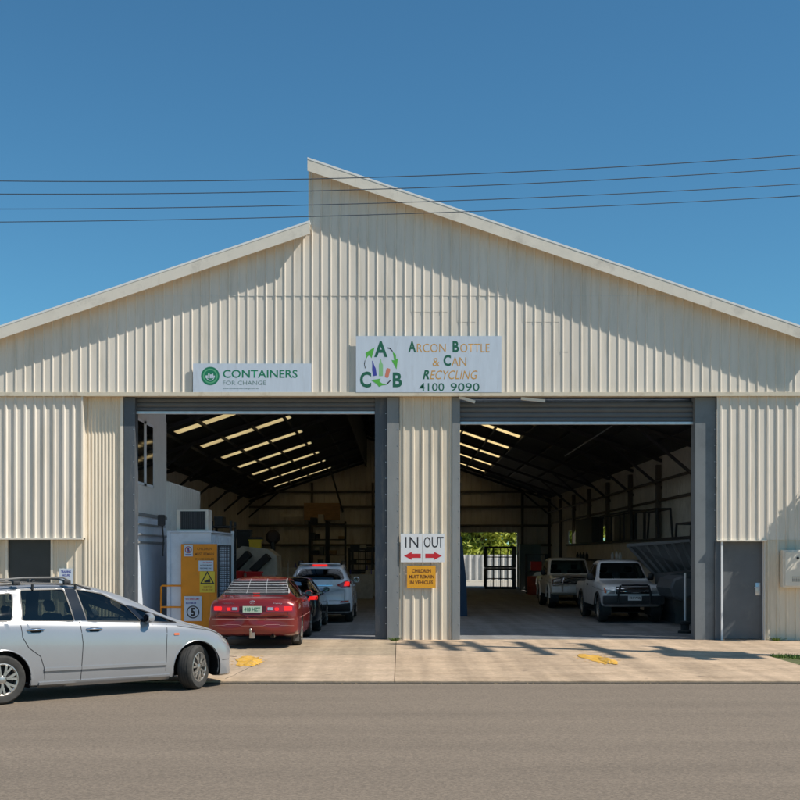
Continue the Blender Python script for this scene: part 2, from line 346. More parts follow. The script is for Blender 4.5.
weed(X(394.5, 26.3), 26.35, 60, .16, .09, 'small green weed at the foot of the grey post, top of driveway joint')
weed(X(776, 26.3), 26.3, 60, .2, .1, 'small green weed at the wall foot right of the grey door')
# yellow paint worn into the driveway
def paint_mark(px, py, name_lab, seed):
    random.seed(seed); Y = 1.885*F/(py-HOR); x0 = X(px, Y); bm = B()
    k = 26
    for (ox, oy, rx, ry) in ((0, 0, .17, .95), (-.13, .45, .13, .6), (.14, -.35, .14, .7)):
        c = bm.verts.new((x0+ox, Y+oy, .0)); ring = []
        for i in range(k):
            a = 2*pi*i/k; q = random.uniform(.8, 1.08); ring.append(bm.verts.new((x0+ox+rx*q*cos(a), Y+oy+ry*q*sin(a), 0)))
        for i in range(k): bm.faces.new((c, ring[i], ring[(i+1) % k]))
    for i in range(60):
        a = random.random()*2*pi; q = random.uniform(.2, .38); w = random.uniform(.008, .025); cx, cy = x0+q*cos(a), Y+q*3*sin(a)
        bm.faces.new([bm.verts.new(p) for p in ((cx-w, cy-w*.6, 0), (cx+w, cy-w, 0), (cx+w*.7, cy+w, 0), (cx-w, cy+w*.8, 0))])
    fa = sorted(bm.faces, key=lambda f: -f.calc_area())
    for v in bm.verts: v.co.z = .03+(v.co.y-KY)/(YJ-KY)*.015+.005 if v.co.y < YJ else .0505
    for i, f in enumerate(bm.faces):
        if i >= k*3:
            for v in f.verts: v.co.z += .003
        else:
            for v in f.verts: v.co.z += .001*(i//k)
    single('paint_mark', bm, mat('worn_yellow_paint', (.66, .36, .04), .8, var=.2, vscale=14, dirt=(.55, .42, .30), dirt_scale=11, dirt_lo=.54, dirt_hi=.66), name_lab, 'paint mark', 'worn yellow paint marks on the driveway')
paint_mark(248, 661, 'worn yellow paint patch on the driveway behind the red sedan', 3)
paint_mark(597, 659, 'worn yellow paint patch on the driveway before the right doorway', 5)
random.seed(11)
# crack in the left slab
bm = B(); pts = []; 
for i in range(9):
    t = i/8; pts.append((X(231+12*t+random.uniform(-1.5, 1.5), 19), 18.4+2.2*t))
for i in range(8):
    (x0, y0), (x1, y1) = pts[i], pts[i+1]; w = random.uniform(.003, .008)
    zz = lambda y: .03+(y-KY)/(YJ-KY)*.015+.004
    bm.faces.new([bm.verts.new(p) for p in ((x0-w, y0, zz(y0)), (x0+w, y0, zz(y0)), (x1+w, y1, zz(y1)), (x1-w, y1, zz(y1)))])
o = structure('driveway_crack', bm, MATS['joint_dirt'])
# ================================================================== the shed
shed = thing('warehouse', 'cream ribbed metal recycling shed with stepped gable and two wide truck doorways', 'building', (0, YF, FLZ))
ZL = Z(394, YF)                       # ledge line
ZJ = Z(296, YF)
bm = B()
# upper cladding: lower course, then the course above it lapped 6 mm proud
RB = dict(depth=.019, crest=.018, base=.040)
def up(x0, x1, ft, ph):
    ribbed(bm, x0, x1, ZL, lambda x: min(ft(x), ZJ+.001), YF, phase=ph, **RB)
    # upper course only where the wall is taller than the joint
def upper(bm, x0, x1, ft, zj, ph):
    ribbed(bm, x0, x1, zj, lambda x: max(zj+.002, ft(x)), YF-.009, phase=ph, **RB)
fl = lambda x: FLt(x)-.1
fr = lambda x: FRt(x)-.1
up(XL, XS, fl, .05); up(XS, XR, fr, .05)
xa = (ZJ+.1-HC-7.96)/.339; xb = XS-(ZJ+.1-HC-8.66)/.341
upper(bm, xa, XS, fl, ZJ, .05-0+((XL-xa) % .205)); upper(bm, XS, xb, fr, ZJ, .05)
# replacement sheets with their own laps, as on the photographed wall
for (p0, p1, py) in ((416, 452, 312), (459, 478, 322), (523, 556, 322), (556, 572, 352)):
    x0 = XS+round((X(p0, YF)-XS)/.205)*.205; x1 = XS+round((X(p1, YF)-XS)/.205)*.205; zj = Z(py, YF)
    ribbed(bm, x0-.03, x1-.03, zj, ZJ+.01, YF-.004, phase=.05+.03, **RB)
obj('upper_cladding', bm, m_clad, shed)
# low left panel (proud), recessed narrow-rib panel, middle column, right panel
x82 = X(82, YF); zlow = Z(538, YF)
obj('left_cladding', ribbed(B(), XL, x82, zlow, ZL-.05, YF+.01, pitch=.2135, depth=.034, crest=.035, base=.085, phase=.03), m_clad, shed)
bm = B(); box(bm, XL, x82+.02, YF-.06, YF+.10, zlow-.035, zlow); obj('flashing', bm, m_trim, shed)
bm = B(); box(bm, x82-.005, x82+.03, YF-.05, YF+.2, zlow, ZL-.05); obj('flashing', bm, m_trim, shed)
x84, x121 = x82+.03, X(121, YR)
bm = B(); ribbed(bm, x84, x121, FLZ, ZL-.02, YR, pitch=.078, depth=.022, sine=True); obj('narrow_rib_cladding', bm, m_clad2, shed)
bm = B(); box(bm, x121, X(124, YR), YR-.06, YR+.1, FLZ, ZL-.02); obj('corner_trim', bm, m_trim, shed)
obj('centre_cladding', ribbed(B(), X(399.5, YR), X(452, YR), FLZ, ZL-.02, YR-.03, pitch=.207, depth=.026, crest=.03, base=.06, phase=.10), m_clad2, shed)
x717, x763 = X(717, YF), X(764, YF); zd = Z(540, YF)
bm = B(); ribbed(bm, x717, XR, zd, ZL-.03, YF+.01, pitch=.207, depth=.026, crest=.03, base=.06, phase=.09)
obj('right_cladding', bm, m_clad, shed)
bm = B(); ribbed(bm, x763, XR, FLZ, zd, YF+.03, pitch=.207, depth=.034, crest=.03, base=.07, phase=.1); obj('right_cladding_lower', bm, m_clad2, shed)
bm = B(); box(bm, x717-.01, x763+.05, YF-.05, YF+.16, zd-.03, zd); obj('flashing', bm, m_trim, shed)
# lower left wall with window recess
bm = B(); wx0, wx1 = X(8, YR), X(51, YR); wz0, wz1 = Z(600, YR), Z(542, YR)
ribbed(bm, XL, wx0-.05, FLZ, zlow-.03, YR, pitch=.2, depth=.02); ribbed(bm, wx1+.05, x84, FLZ, zlow-.03, YR, pitch=.2, depth=.02, phase=.1)
ribbed(bm, wx0-.05, wx1+.05, FLZ, wz0-.04, YR, pitch=.2, depth=.02)
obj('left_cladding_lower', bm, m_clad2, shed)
bm = B()
for b in ((wx0-.05, wx0, wz0-.04, zlow-.03), (wx1, wx1+.05, wz0-.04, zlow-.03), (wx0, wx1, wz0-.04, wz0)): box(bm, b[0], b[1], YR-.03, YR+.12, b[2], b[3])
wf = obj('window', bm, m_trim, shed)
bm = B(); box(bm, wx0, wx1, YR+.05, YR+.08, wz0, zlow-.03)
obj('blind_panel', bm, mat('window_panel', (.04, .041, .042), .35), wf)
# ledge along the whole front
bm = B(); box(bm, XL, XR, YF-.075, YF+.22, ZL-.045, ZL-.004); box(bm, XL, XR, YF-.08, YF-.06, ZL-.055, ZL+.03)
obj('ledge', bm, mat('ledge_cream', (.72, .64, .50), .45, var=.06, dirt=(.45, .36, .25), dirt_scale=3), shed)
# steel posts beside the openings
def post(p0, p1, y0, y1, m=m_steel, z1=None):
    o = obj('steel_column', box(B(), X(p0, y0), X(p1, y0), y0, y1, FLZ, z1 or ZL-.05, bev=.006), m, shed)
    xx = X(p1, y0)-.025; first = None
    for i in range(14):
        if first is None:
            first = obj('bolt', lathe(B(), [(0.001, -.008), (.012, -.006), (.012, 0)], 'Y', 8), m_silverbar, o, local=True); bt = first
        else: bt = first.copy(); COL.objects.link(bt); bt.parent = o
        bt.location = (xx, y0-YF, .4+i*.36-FLZ)
    return o
post(124, 135, 26.62, 26.95); post(375, 387, 26.72, 27.0); post(387.2, 399, 26.60, 26.86, m_steel2); post(452.2, 460, 26.60, 26.95, m_steel2)
post(695, 716, 26.60, 26.95, mat('blue_grey_steel', (.19, .205, .215), .5, var=.08, vscale=1.5, dirt=(.12, .13, .14), dirt_scale=1.2))
# roller curtains rolled up, with silver bottom bar
def roller(p0, p1, pt, pb, lab):
    x0, x1 = X(p0, 26.8), X(p1, 26.8); z0, z1 = Z(pb, 26.8), Z(pt, 26.8); bm = B()
    n = max(3, int((z1-z0)/.095)); h = (z1-z0)/n
    for i in range(n):
        k = 6
        for j in range(k):
            a0, a1 = j/k, (j+1)/k
            f = lambda a: (26.80-.02*sin(pi*a)**.6, z0+(i+a)*h)
            (ya, za), (yb, zb) = f(a0), f(a1)
            bm.faces.new([bm.verts.new(p) for p in ((x0, ya, za), (x1, ya, za), (x1, yb, zb), (x0, yb, zb))])
    rd = obj('roller_door', bm, m_roller, shed, label=lab)
    obj('bottom_bar', box(B(), x0, x1, 26.76, 26.84, z0-.06, z0+.005, bev=.008), m_silverbar, rd)
    bm = B(); tube(bm, [(x0, 27.05, z1-.1), (x1, 27.05, z1-.1)], .2, 20); obj('drum', bm, m_roller, rd)
roller(135, 375, 393, 411.5, 'left dark grey roller door rolled up')
roller(460, 695, 402, 422, 'right dark grey roller door rolled up')
for (p, q) in ((135, 375), (460, 695)): boxm('added_head_plate', (X(p, 27.4)-.2, X(q, 27.4)+.2, 27.4, 27.43, 5.28, 5.75), m_dark, shed)  # added plates, block the rooflight glow in the gap over the shutters
# personnel door, recessed
dx0, dx1 = X(721, 26.66), X(762.5, 26.66)
bm = B(); box(bm, dx0-.045, dx0, YF-.02, 26.72, FLZ, zd-.03); box(bm, dx1, x763+.01, YF-.02, 26.72, FLZ, zd-.03)
obj('door_frame', bm, m_white, shed)
obj('door_side_plate', box(B(), X(715.5, YF), dx0-.046, YF+.02, 26.72, FLZ, zd-.03), m_steel, shed)
dr = obj('door', box(B(), dx0+.004, dx1-.004, 26.66, 26.70, FLZ+.02, zd-.035), mat('door_grey', (.115, .12, .13), .45, var=.10, vscale=2.5, dirt=(.19, .18, .165), dirt_scale=3.5, dirt_lo=.56, dirt_hi=.78), shed)
bm = B(); hx = X(758, 26.66); hz = Z(589, 26.66); box(bm, hx-.06, hx+.05, 26.645, 26.66, hz-.14, hz+.14, bev=.006); tube(bm, [(hx, 26.64, hz+.04), (hx, 26.60, hz+.04), (hx-.1, 26.59, hz+.04)], .012)
obj('handle', bm, m_silverbar, dr, smooth=True)
for z_ in (.35, 1.1, 1.95): obj('hinge', tube(B(), [(dx0+.012, 26.65, z_), (dx0+.012, 26.65, z_+.12)], .011, 8), m_silverbar, dr)
# barge boards and roof edges
def barge(xa, xb, f, ext, name):
    y0, y1 = YF-.31, YF-.28; bm = B()
    P = [(xa, f(xa)-.28), (xb, f(xb)-.28), (xb, f(xb)-.03), (xa, f(xa)-.03)]; prism(bm, P, y0, y1)
    o = obj(name, bm, m_trim, shed)
    bm = B(); prism(bm, [(xa, f(xa)-.03), (xb, f(xb)-.03), (xb, f(xb)+.012), (xa, f(xa)+.012)], y0-.006, YF+.4)
    obj('capping', bm, mat('capping_white', (.84, .83, .80), .4, var=.04), o)
    bm = B(); prism(bm, [(xa, f(xa)-.12), (xb, f(xb)-.12), (xb, f(xb)-.09), (xa, f(xa)-.09)], y1, YF+.3)
    obj('soffit', bm, m_trim, o)
barge(-9.3, XS+.02, FLt, 0, 'barge_board'); barge(XS-.03, 9.3, FRt, 0, 'barge_board')
bm = B(); box(bm, XS-.03, XS+.005, YF-.02, YF+.05, FLt(XS)-.2, FRt(XS)-.05); obj('step_trim', bm, m_trim, shed)
# roof behind the front, with fibreglass strips; unseen front rooflights added to brighten inside
ROWS = [28.9, 32.8]+[38.5+5*k for k in range(7)]; SW = .42; BIG = 1.9
SL = (-7.19, -3.95); SR = (1.2, 4.85)
bm = B(); sk = []
def slab(bm, f, x0, x1, y0, y1, t=.03, mi=0):
    v = [bm.verts.new((x, y, f(x)+dz)) for x in (x0, x1) for y in (y0, y1) for dz in (0, t)]
    for q in ((0, 1, 3, 2), (4, 6, 7, 5), (0, 4, 5, 1), (2, 3, 7, 6), (0, 2, 6, 4), (1, 5, 7, 3)): bm.faces.new([v[i] for i in q]).material_index = mi
yprev = YF+.12
for ry in ROWS+[None]:
    w_ = (BIG if ry < 36 else SW) if ry else 0
    y0 = yprev; y1 = (ry-w_) if ry else YB+.4
    slab(bm, CL, XL-.2, XS, y0, y1); slab(bm, CR, XS, XR+.2, y0, y1)
    if ry:
        ya, yb = ry-w_, ry+w_; yprev = yb
        sl_, sr_ = ((XL+.8, XS-.3), (XS+.3, 6.6)) if ry < 36 else (SL, SR)
        slab(bm, CL, XL-.2, sl_[0], ya, yb); slab(bm, CL, sl_[1], XS, ya, yb); slab(bm, CR, XS, sr_[0], ya, yb); slab(bm, CR, sr_[1], XR+.2, ya, yb)
        sk.append((ya, yb, sl_, sr_))
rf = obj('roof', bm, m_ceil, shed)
for (ya, yb, sl_, sr_) in sk:
    for f, (a, b) in ((CL, sl_), (CR, sr_)):
        bm = B(); slab(bm, f, a, b, ya, yb, .004); obj('skylight_or_added_panel', bm, m_added_light if ya < 34 else m_sky, rf)  # front rows are the added rooflights, the rest fibreglass strips
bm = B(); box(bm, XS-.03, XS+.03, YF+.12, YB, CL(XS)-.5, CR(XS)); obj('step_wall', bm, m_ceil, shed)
bm = B()
x = XL+.5
while x < XS-.1: beam(bm, (x, YF+.2, CL(x)-.06), (x, YB, CL(x)-.06), .06, .11); x += 1.08
x = XS+.4
while x < XR: beam(bm, (x, YF+.2, CR(x)-.06), (x, YB, CR(x)-.06), .06, .11); x += 1.08
obj('purlins', bm, m_dark, shed)
bm = B()
for k in range(9):
    y = 31+5*k
    for f, a, b in ((CL, XL, XS), (CR, XS, XR)):
        beam(bm, (a, y, f(a)-.16), (b, y, f(b)-.16), .10, .12)
        w = -1 if a == XL else 1; e = a if w < 0 else b
        beam(bm, (e, y, f(e)-1.1), (e-w*1.8, y, f(e-w*1.8)-.2), .07, .09)
obj('rafters', bm, m_dark, shed)
# side walls and back wall
def sidewall(x, f, m, sg, holes=()):
    bm = B(); ys = [YF+.1]
    segs = []
    yy = YF+.1
    for (a, b, z0, z1) in holes:
        segs += [(yy, a, FLZ, f(x)), (a, b, FLZ, z0), (a, b, z1, f(x))]; yy = b
    segs.append((yy, YB, FLZ, f(x)))
    for (a, b, z0, z1) in segs: ribbed(bm, a, b, z0, z1, x, pitch=.2, depth=.03, along='y', sgn=sg)
    return obj('side_wall', bm, m, shed)
sidewall(XL, CL, m_inwall, 1); sidewall(XR, CR, m_block, -1, [(52, 63.5, 2.5, 3.2)])
bm = B(); ox0, ox1, oz = X(461, YB), X(517, YB), Z(532.5, YB)
ribbed(bm, XL, XS, FLZ, lambda x: CL(x), YB, pitch=.3, depth=.03)
ribbed(bm, XS, ox0, FLZ, lambda x: CR(x), YB, pitch=.3, depth=.03)
ribbed(bm, ox0, ox1, oz, lambda x: CR(x), YB, pitch=.3, depth=.03); ribbed(bm, ox1, XR, FLZ, lambda x: CR(x), YB, pitch=.3, depth=.03)
obj('back_wall', bm, m_inwall, shed)
bm = B()
for z in (2.45, 3.6, 4.7, 5.6):
    for (a, b) in ((XL, ox0), (ox1, XR)) if z < oz else ((XL, XR),): box(bm, a, b, YB-.2, YB-.04, z, z+.13)
for x in (-5.2, -1.6, ox0-.12, ox1+.3): box(bm, x-.07, x+.07, YB-.25, YB-.05, FLZ, min(CL(x) if x < XS else CR(x), 6.5)-.3)
obj('girts', bm, mat('girt', (.13, .11, .09), .8), shed)
bm = B()
for k in range(9): box(bm, XR-.2, XR-.05, 30.9+5*k, 31.1+5*k, FLZ, CR(XR)-.3)
tube(bm, [(XR-.25, YF+.6, 4.42), (XR-.25, YB, 4.42)], .05); box(bm, XR-.12, XR-.05, YF+.6, YB, 3.75, 3.83)
obj('wall_columns', bm, MATS['girt'], shed)
boxm('door_post', (ox1-.02, ox1+.2, YB-.3, YB-.1, FLZ, 3.0), mat('post_white', (.62, .58, .5), .7), shed)
# office built inside against the left doorway
ofx = -5.97; y0o, y1o = 26.98, 30.6
wy0, wy1 = 27.12, 29.05; wz0, wz1 = 3.55, 5.06
bm = B()
def quad(bm, pts, mi=0): bm.faces.new([bm.verts.new(p) for p in pts]).material_index = mi
for (a, b, z0, z1) in ((y0o, wy0, 2.86, CL(ofx)), (wy0, wy1, 2.86, wz0), (wy0, wy1, wz1, CL(ofx)), (wy1, y1o, 2.86, CL(ofx))): box(bm, ofx-.1, ofx, a, b, z0, z1)
box(bm, XL+.1, ofx, y1o, y1o+.08, FLZ, CL(ofx)-.95)
ow = obj('office_wall', bm, m_offw, shed)
bm = B(); box(bm, ofx-.11, ofx-.005, y0o, y1o, FLZ, 2.86); obj('office_wall_lower', bm, m_offb, shed)
bm = B(); box(bm, ofx-.02, ofx+.035, y0o, y1o, 2.83, 2.9); box(bm, ofx-.01, ofx+.03, y0o+.3, y1o-.2, 2.62, 2.66); box(bm, ofx-.01, ofx+.03, y0o+.1, y1o-.3, 2.2, 2.25)
tube(bm, [(ofx+.05, y0o+.2, 2.4), (ofx+.08, y1o, 2.4)], .025)
obj('rail', bm, m_steel2, shed)
bm = B(); wm_ = (wy0+wy1)/2
for (a, b, z0, z1) in ((wy0, wy0+.06, wz0, wz1), (wy1-.06, wy1, wz0, wz1), (wm_-.13, wm_+.13, wz0, wz1), (wy0, wy1, wz0, wz0+.06), (wy0, wy1, wz1-.06, wz1)): box(bm, ofx-.08, ofx+.012, a, b, z0, z1)
wf = obj('window', bm, m_white, shed)
bm = B(); box(bm, ofx-.06, ofx+.006, wy0+.03, wy1-.03, wz0+.03, wz1-.03); obj('pane', bm, mat('dark_pane', (.012, .013, .014), .04, var=0, spec=.8), wf)
bm = B(); ribbed(bm, y1o+.08, 35.7, 2.3, 3.82, ofx, pitch=.2, depth=.025, along='y', sgn=1); box(bm, ofx-.1, ofx-.03, y1o+.08, 35.7, FLZ, 3.82); obj('partition_wall', bm, m_offw, shed)
# long block ledge on the right side with a dark edge
bm = B(); box(bm, 8.2, XR-.05, 33.3, 59, FLZ, 2.38); lw = obj('block_ledge', bm, m_block, shed)
obj('ledge_edge', box(B(), 8.14, XR-.05, 33.3, 59, 2.38, 2.47), m_dark, lw)
obj('bottle_shelf', box(B(), 7.9, 8.2, 40, 56, 1.70, 1.76), MATS['girt'], lw)
# conduit and brace hanging from the roof
bm = B(); tube(bm, [(X(331, 68.5), 68.4, Z(469, 68.4)-.1), (X(343, 68.4), 68.4, Z(512, 68.4))], .05); obj('roof_brace', bm, m_dark, shed)
bm = B(); tube(bm, [(X(565, 40), 40, Z(456, 40)), (X(612, 36), 36, Z(426, 36))], .02); obj('conduit', bm, m_steel2, shed)
for m_, amt in ((m_clad, .35), (m_clad2, .5), (m_trim, .4), (MATS['ledge_cream'], .5)):
    n = m_.node_tree.nodes; L = m_.node_tree.links; bs = n['Principled BSDF']; src = bs.inputs['Base Color'].links[0].from_socket
    tc = n.new('ShaderNodeTexCoord'); mp = n.new('ShaderNodeMapping'); mp.inputs['Scale'].default_value = (5, 5, .22); L.new(tc.outputs['Object'], mp.inputs[0])
    no = n.new('ShaderNodeTexNoise'); no.inputs['Scale'].default_value = 2.2; no.inputs['Detail'].default_value = 5; no.inputs['Roughness'].default_value = .75; L.new(mp.outputs[0], no.inputs[0])
    mr = n.new('ShaderNodeMapRange'); mr.inputs[1].default_value = .60; mr.inputs[2].default_value = .78; mr.inputs[4].default_value = amt; L.new(no.outputs[0], mr.inputs[0])
    mx = n.new('ShaderNodeMix'); mx.data_type = 'RGBA'; L.new(mr.outputs[0], mx.inputs[0]); L.new(src, mx.inputs[6]); mx.inputs[7].default_value = (.42, .31, .19, 1); L.new(mx.outputs[2], bs.inputs['Base Color'])
# ================================================================== signs on the front
YS = YF-.075
def px_text(p0, p1, pb, pt, Y=YS-.002, **k): return (X(p0, Y), X(p1, Y), Z(pb, Y), Z(pt, Y), Y, k)
def T(s, p0, p1, pt, pb, Y, **k): return (s, X(p0, Y), X(p1, Y), Z(pb, Y), Z(pt, Y), Y, k)
def sign(name, p0, p1, pt, pb, y, m, label, cat='sign', group=None, th=.02):
    o = thing(name, label, cat, (X((p0+p1)/2, y), y, Z(pb, y)), 0, group)
    obj('board', box(B(), X(p0, y), X(p1, y), y, y+th, Z(pb, y), Z(pt, y)), m, o); return o
s = sign('shop_sign', 193, 311.3, 363.5, 392.3, YS, m_signw, 'white board with green round emblem reading containers for change, over the left doorway')
put_text(s, [T('CONTAINERS', 223, 297.5, 369.8, 377.8, YS-.0016, bold=.012)], m_green)
put_text(s, [T('FOR CHANGE', 223, 266, 380.8, 384.8, YS-.0016, bold=-.006)], mat('sign_grey_green', (.14, .24, .22), .5, var=0))
put_text(s, [T('www.containersforchange.com.au', 223, 258.5, 387.4, 389.4, YS-.0016)], MATS['sign_grey_green'])
def disc(bm, cx, cz, r0, r1, y, a0=0, a1=2*pi, n=32, mi=0):
    for i in range(n):
        a, b = a0+(a1-a0)*i/n, a0+(a1-a0)*(i+1)/n
        if r0 > 0: bm.faces.new([bm.verts.new((cx+r*cos(t), y, cz+r*sin(t))) for r, t in ((r0, a), (r1, a), (r1, b), (r0, b))]).material_index = mi
        else: bm.faces.new([bm.verts.new(p) for p in ((cx, y, cz), (cx+r1*cos(a), y, cz+r1*sin(a)), (cx+r1*cos(b), y, cz+r1*sin(b)))]).material_index = mi
bm = B(); cx, cz = X(210.3, YS), Z(376, YS); r = 9.2*YS/F
disc(bm, cx, cz, r*.80, r, YS-.0012, 0, 2*pi, 40, 0); disc(bm, cx, cz, 0, r*.80, YS-.0016, 0, 2*pi, 40, 1); disc(bm, cx, cz, 0, r*.66, YS-.0021, 0, 2*pi, 40, 0)
u = r/9.2
for (x0, x1, z0, z1) in ((-4.6, -2.6, -2, .6), (-2.2, -.6, -2.2, 2.4), (-.2, 1.4, -2.2, 1.6), (1.8, 3.0, -2, 2.4), (3.2, 4.6, -1.6, .4)):
    bm.faces.new([bm.verts.new((cx+x*u, YS-.0026, cz+z*u)) for x, z in ((x0, z0), (x1, z0), (x1, z1), (x0, z1))]).material_index = 2
disc(bm, cx, cz-.5*u, r*.38, r*.46, YS-.0028, pi*1.1, pi*1.9, 16, 2)
obj('emblem', bm, [m_green, mat('emblem_light_green', (.12, .42, .22), .5, var=0), m_signw], s)
s = sign('shop_sign', 356, 501.5, 336, 392.3, YS-.01, m_signw, 'large white board with recycling emblem and phone number above the centre column')
Ys = YS-.0116
put_text(s, [T('A', 408.3, 416, 341, 352.2, Ys, bold=.03), T('B', 452.6, 459, 341, 352.2, Ys, bold=.03), T('C', 443.5, 451, 354.8, 366, Ys, bold=.03), T('R', 422.8, 429.3, 370, 379.2, Ys, bold=.03, shear=.25),
    T('4100', 419, 444.2, 383, 391, Ys, bold=.004), T('9090', 450.6, 479.5, 383, 391, Ys, bold=.004)], m_dgreen)
put_text(s, [T('RCON', 417, 445.8, 343.6, 352.2, Ys, bold=-.004), T('OTTLE', 460.3, 489.6, 343.6, 352.2, Ys, bold=-.004), T('&', 432.6, 439.5, 358, 366, Ys, bold=-.004), T('AN', 451.6, 466.2, 357.2, 366, Ys, bold=-.004), T('ECYCLING', 430, 477.6, 370.4, 379.2, Ys, bold=-.002, shear=.25)], m_ochre)
put_text(s, [T('A', 374.2, 387.6, 341.2, 357, Ys, bold=.03), T('C', 360, 371.2, 371.5, 387.6, Ys, bold=.03), T('B', 392.8, 402, 372.4, 387.2, Ys, bold=.03)], m_dgreen, name='emblem_letters')
sx = lambda x: 355+x/11.43; sy = lambda y: 335+y/11.43
def pl(bm, pts, y, mi): bm.faces.new([bm.verts.new((X(sx(a), y), y, Z(sy(b), y))) for a, b in pts]).material_index = mi
bm = B()
for i, tri in enumerate((((225, 140), (190, 265), (168, 232), (150, 240), (118, 290), (132, 238), (120, 205), (150, 185)),
            ((475, 392), (418, 285), (450, 290), (440, 235), (430, 190), (468, 225), (470, 275), (492, 265)),
            ((185, 515), (295, 498), (280, 530), (310, 552), (370, 566), (310, 575), (275, 592), (250, 560)))): pl(bm, tri, Ys-.0003*(i+1), 0)
pl(bm, ((112, 290), (118, 290), (112, 340), (122, 378), (114, 382), (104, 330)), Ys, 1); pl(bm, ((370, 142), (400, 145), (436, 185), (425, 188), (398, 160), (370, 152)), Ys, 1); pl(bm, ((360, 555), (405, 510), (410, 522), (374, 562)), Ys-.0012, 1)
pl(bm, ((196, 295), (204, 295), (222, 350), (238, 385), (250, 462), (210, 470), (196, 400), (198, 350)), Ys, 2)
pl(bm, ((290, 272), (298, 272), (302, 305), (320, 340), (320, 468), (274, 468), (274, 340), (286, 305)), Ys, 3)
pl(bm, ((368, 376), (402, 386), (404, 402), (384, 478), (376, 490), (350, 484), (342, 470), (358, 392)), Ys, 4)
obj('emblem', bm, [m_lgreen, m_ink, m_blue, m_mgreen, m_salmon], s)
Yc = YR-.03-.06
def arrow(s, x0, x1, yc, h, left, Y):
    t, b = yc-h/2, yc+h/2; m = h*.26; L_ = x1-x0; hx = L_*.46
    P = [(x0, yc), (x0+hx, t), (x0+hx, yc-m), (x1, yc-m), (x1, yc+m), (x0+hx, yc+m), (x0+hx, b)]
    if not left: P = [(x0+x1-a, c) for a, c in P]
    bm = B(); bm.faces.new([bm.verts.new((X(a, Y), Y, Z(c, Y))) for a, c in P]); obj('arrow', bm, m_red, s)
s = sign('entry_sign', 400.7, 422.3, 533.6, 562.2, Yc-.02, m_white, 'white sign reading IN with red arrow pointing left, on the centre column'); Yt = Yc-.0218
put_text(s, [T('I', 405.4, 406.6, 536.8, 547.6, Yt, bold=.02), T('N', 409.6, 418.3, 536.8, 547.6, Yt, bold=.0)], m_ink); arrow(s, 404, 420.8, 555.8, 8, True, Yt)
s = sign('exit_sign', 422.6, 444.6, 533.6, 562.2, Yc-.02, m_white, 'white sign reading OUT with red arrow pointing right, on the centre column')
put_text(s, [T('O', 424, 430.6, 536.8, 547.6, Yt), T('U', 431.8, 438.2, 536.8, 547.6, Yt), T('T', 437.8, 443.6, 536.8, 547.6, Yt)], m_ink); arrow(s, 425.3, 441.9, 555.8, 8, False, Yt)
s = sign('warning_sign', 407, 435.7, 565.6, 587.8, Yc-.02, m_orange, 'orange sign reading children must remain in vehicles, under the in and out signs')
put_text(s, [T('CHILDREN', 412, 431, 569, 572.6, Yt, bold=.02), T('MUST REMAIN', 409.2, 434, 574.8, 578.4, Yt, bold=.02), T('IN VEHICLES', 410, 433, 580.6, 584, Yt, bold=.02)], mat('sign_brown', (.16, .045, .01), .5, var=0))
s = sign('notice_board', 59, 73, 568.5, 588, YR-.1, m_signw, 'small white notice on the wall above the roof of the silver wagon')
put_text(s, [T('TRADING', 61, 71, 570.5, 572.8, YR-.1018, bold=.03), T('HOURS', 62.5, 70, 574, 576.3, YR-.1018, bold=.03)], m_blue)
# electric meter box
mb = thing('meter_box', 'cream metal meter box with vent holes on the wall at right edge', 'meter box', (X(800, YF), YF, Z(587, YF)))
Ym = YF-.22
obj('cabinet', box(B(), X(783, Ym), X(783, Ym)+.62, Ym, YF-.03, Z(587.5, Ym), Z(550, Ym), bev=.012), m_trim, mb)
obj('cover', box(B(), X(785, Ym), X(783, Ym)+.60, Ym-.02, Ym-.001, Z(586, Ym), Z(552, Ym), bev=.006), m_trim, mb)
bm = B()
for i in range(5):
    for j in range(3): lathe(bm, [(.012, Ym-.026), (.012, Ym-.021)], 'Y', 8, (X(792.5, Ym)+i*.04, 0, Z(577, Ym)-j*.045))
lathe(bm, [(.03, Ym-.03), (.03, Ym-.021)], 'Y', 12, (X(797.5, Ym), 0, Z(558, Ym)))
obj('vent_holes', bm, m_ink, mb)
bm = B()
for (a, b, c, d) in ((459, 397, 475, 402), (521, 398.5, 545, 401)): beam(bm, (X(a, 26.5), 26.50, Z(b, 26.5)), (X(c, 26.5), 26.50, Z(d, 26.5)), .05, .06)
obj('skylight_stand_in', bm, m_trim, shed)  # cream strips added to stand in for skylights glimpsed over the shutter
rg = random.Random(9); bm = B()
for i in range(420):
    x = rg.uniform(-9, 9); y = KY-.03-abs(rg.gauss(0, .10)); r = rg.uniform(.004, .014)
    v = [bm.verts.new((x+r*a, y+r*b, .002+r*c)) for a, b, c in ((1, 0, 0), (-.6, .9, 0), (-.5, -.8, 0), (.1, .1, 1.1))]
    for q in ((0, 1, 3), (1, 2, 3), (2, 0, 3)): bm.faces.new([v[k] for k in q])
tag(obj('gutter_grit', bm, mat('grit', (.20, .15, .09), .9, var=.5, vscale=30)), 'loose grit and leaf crumbs lying along the gutter edge of the road', 'grit', kind='stuff')
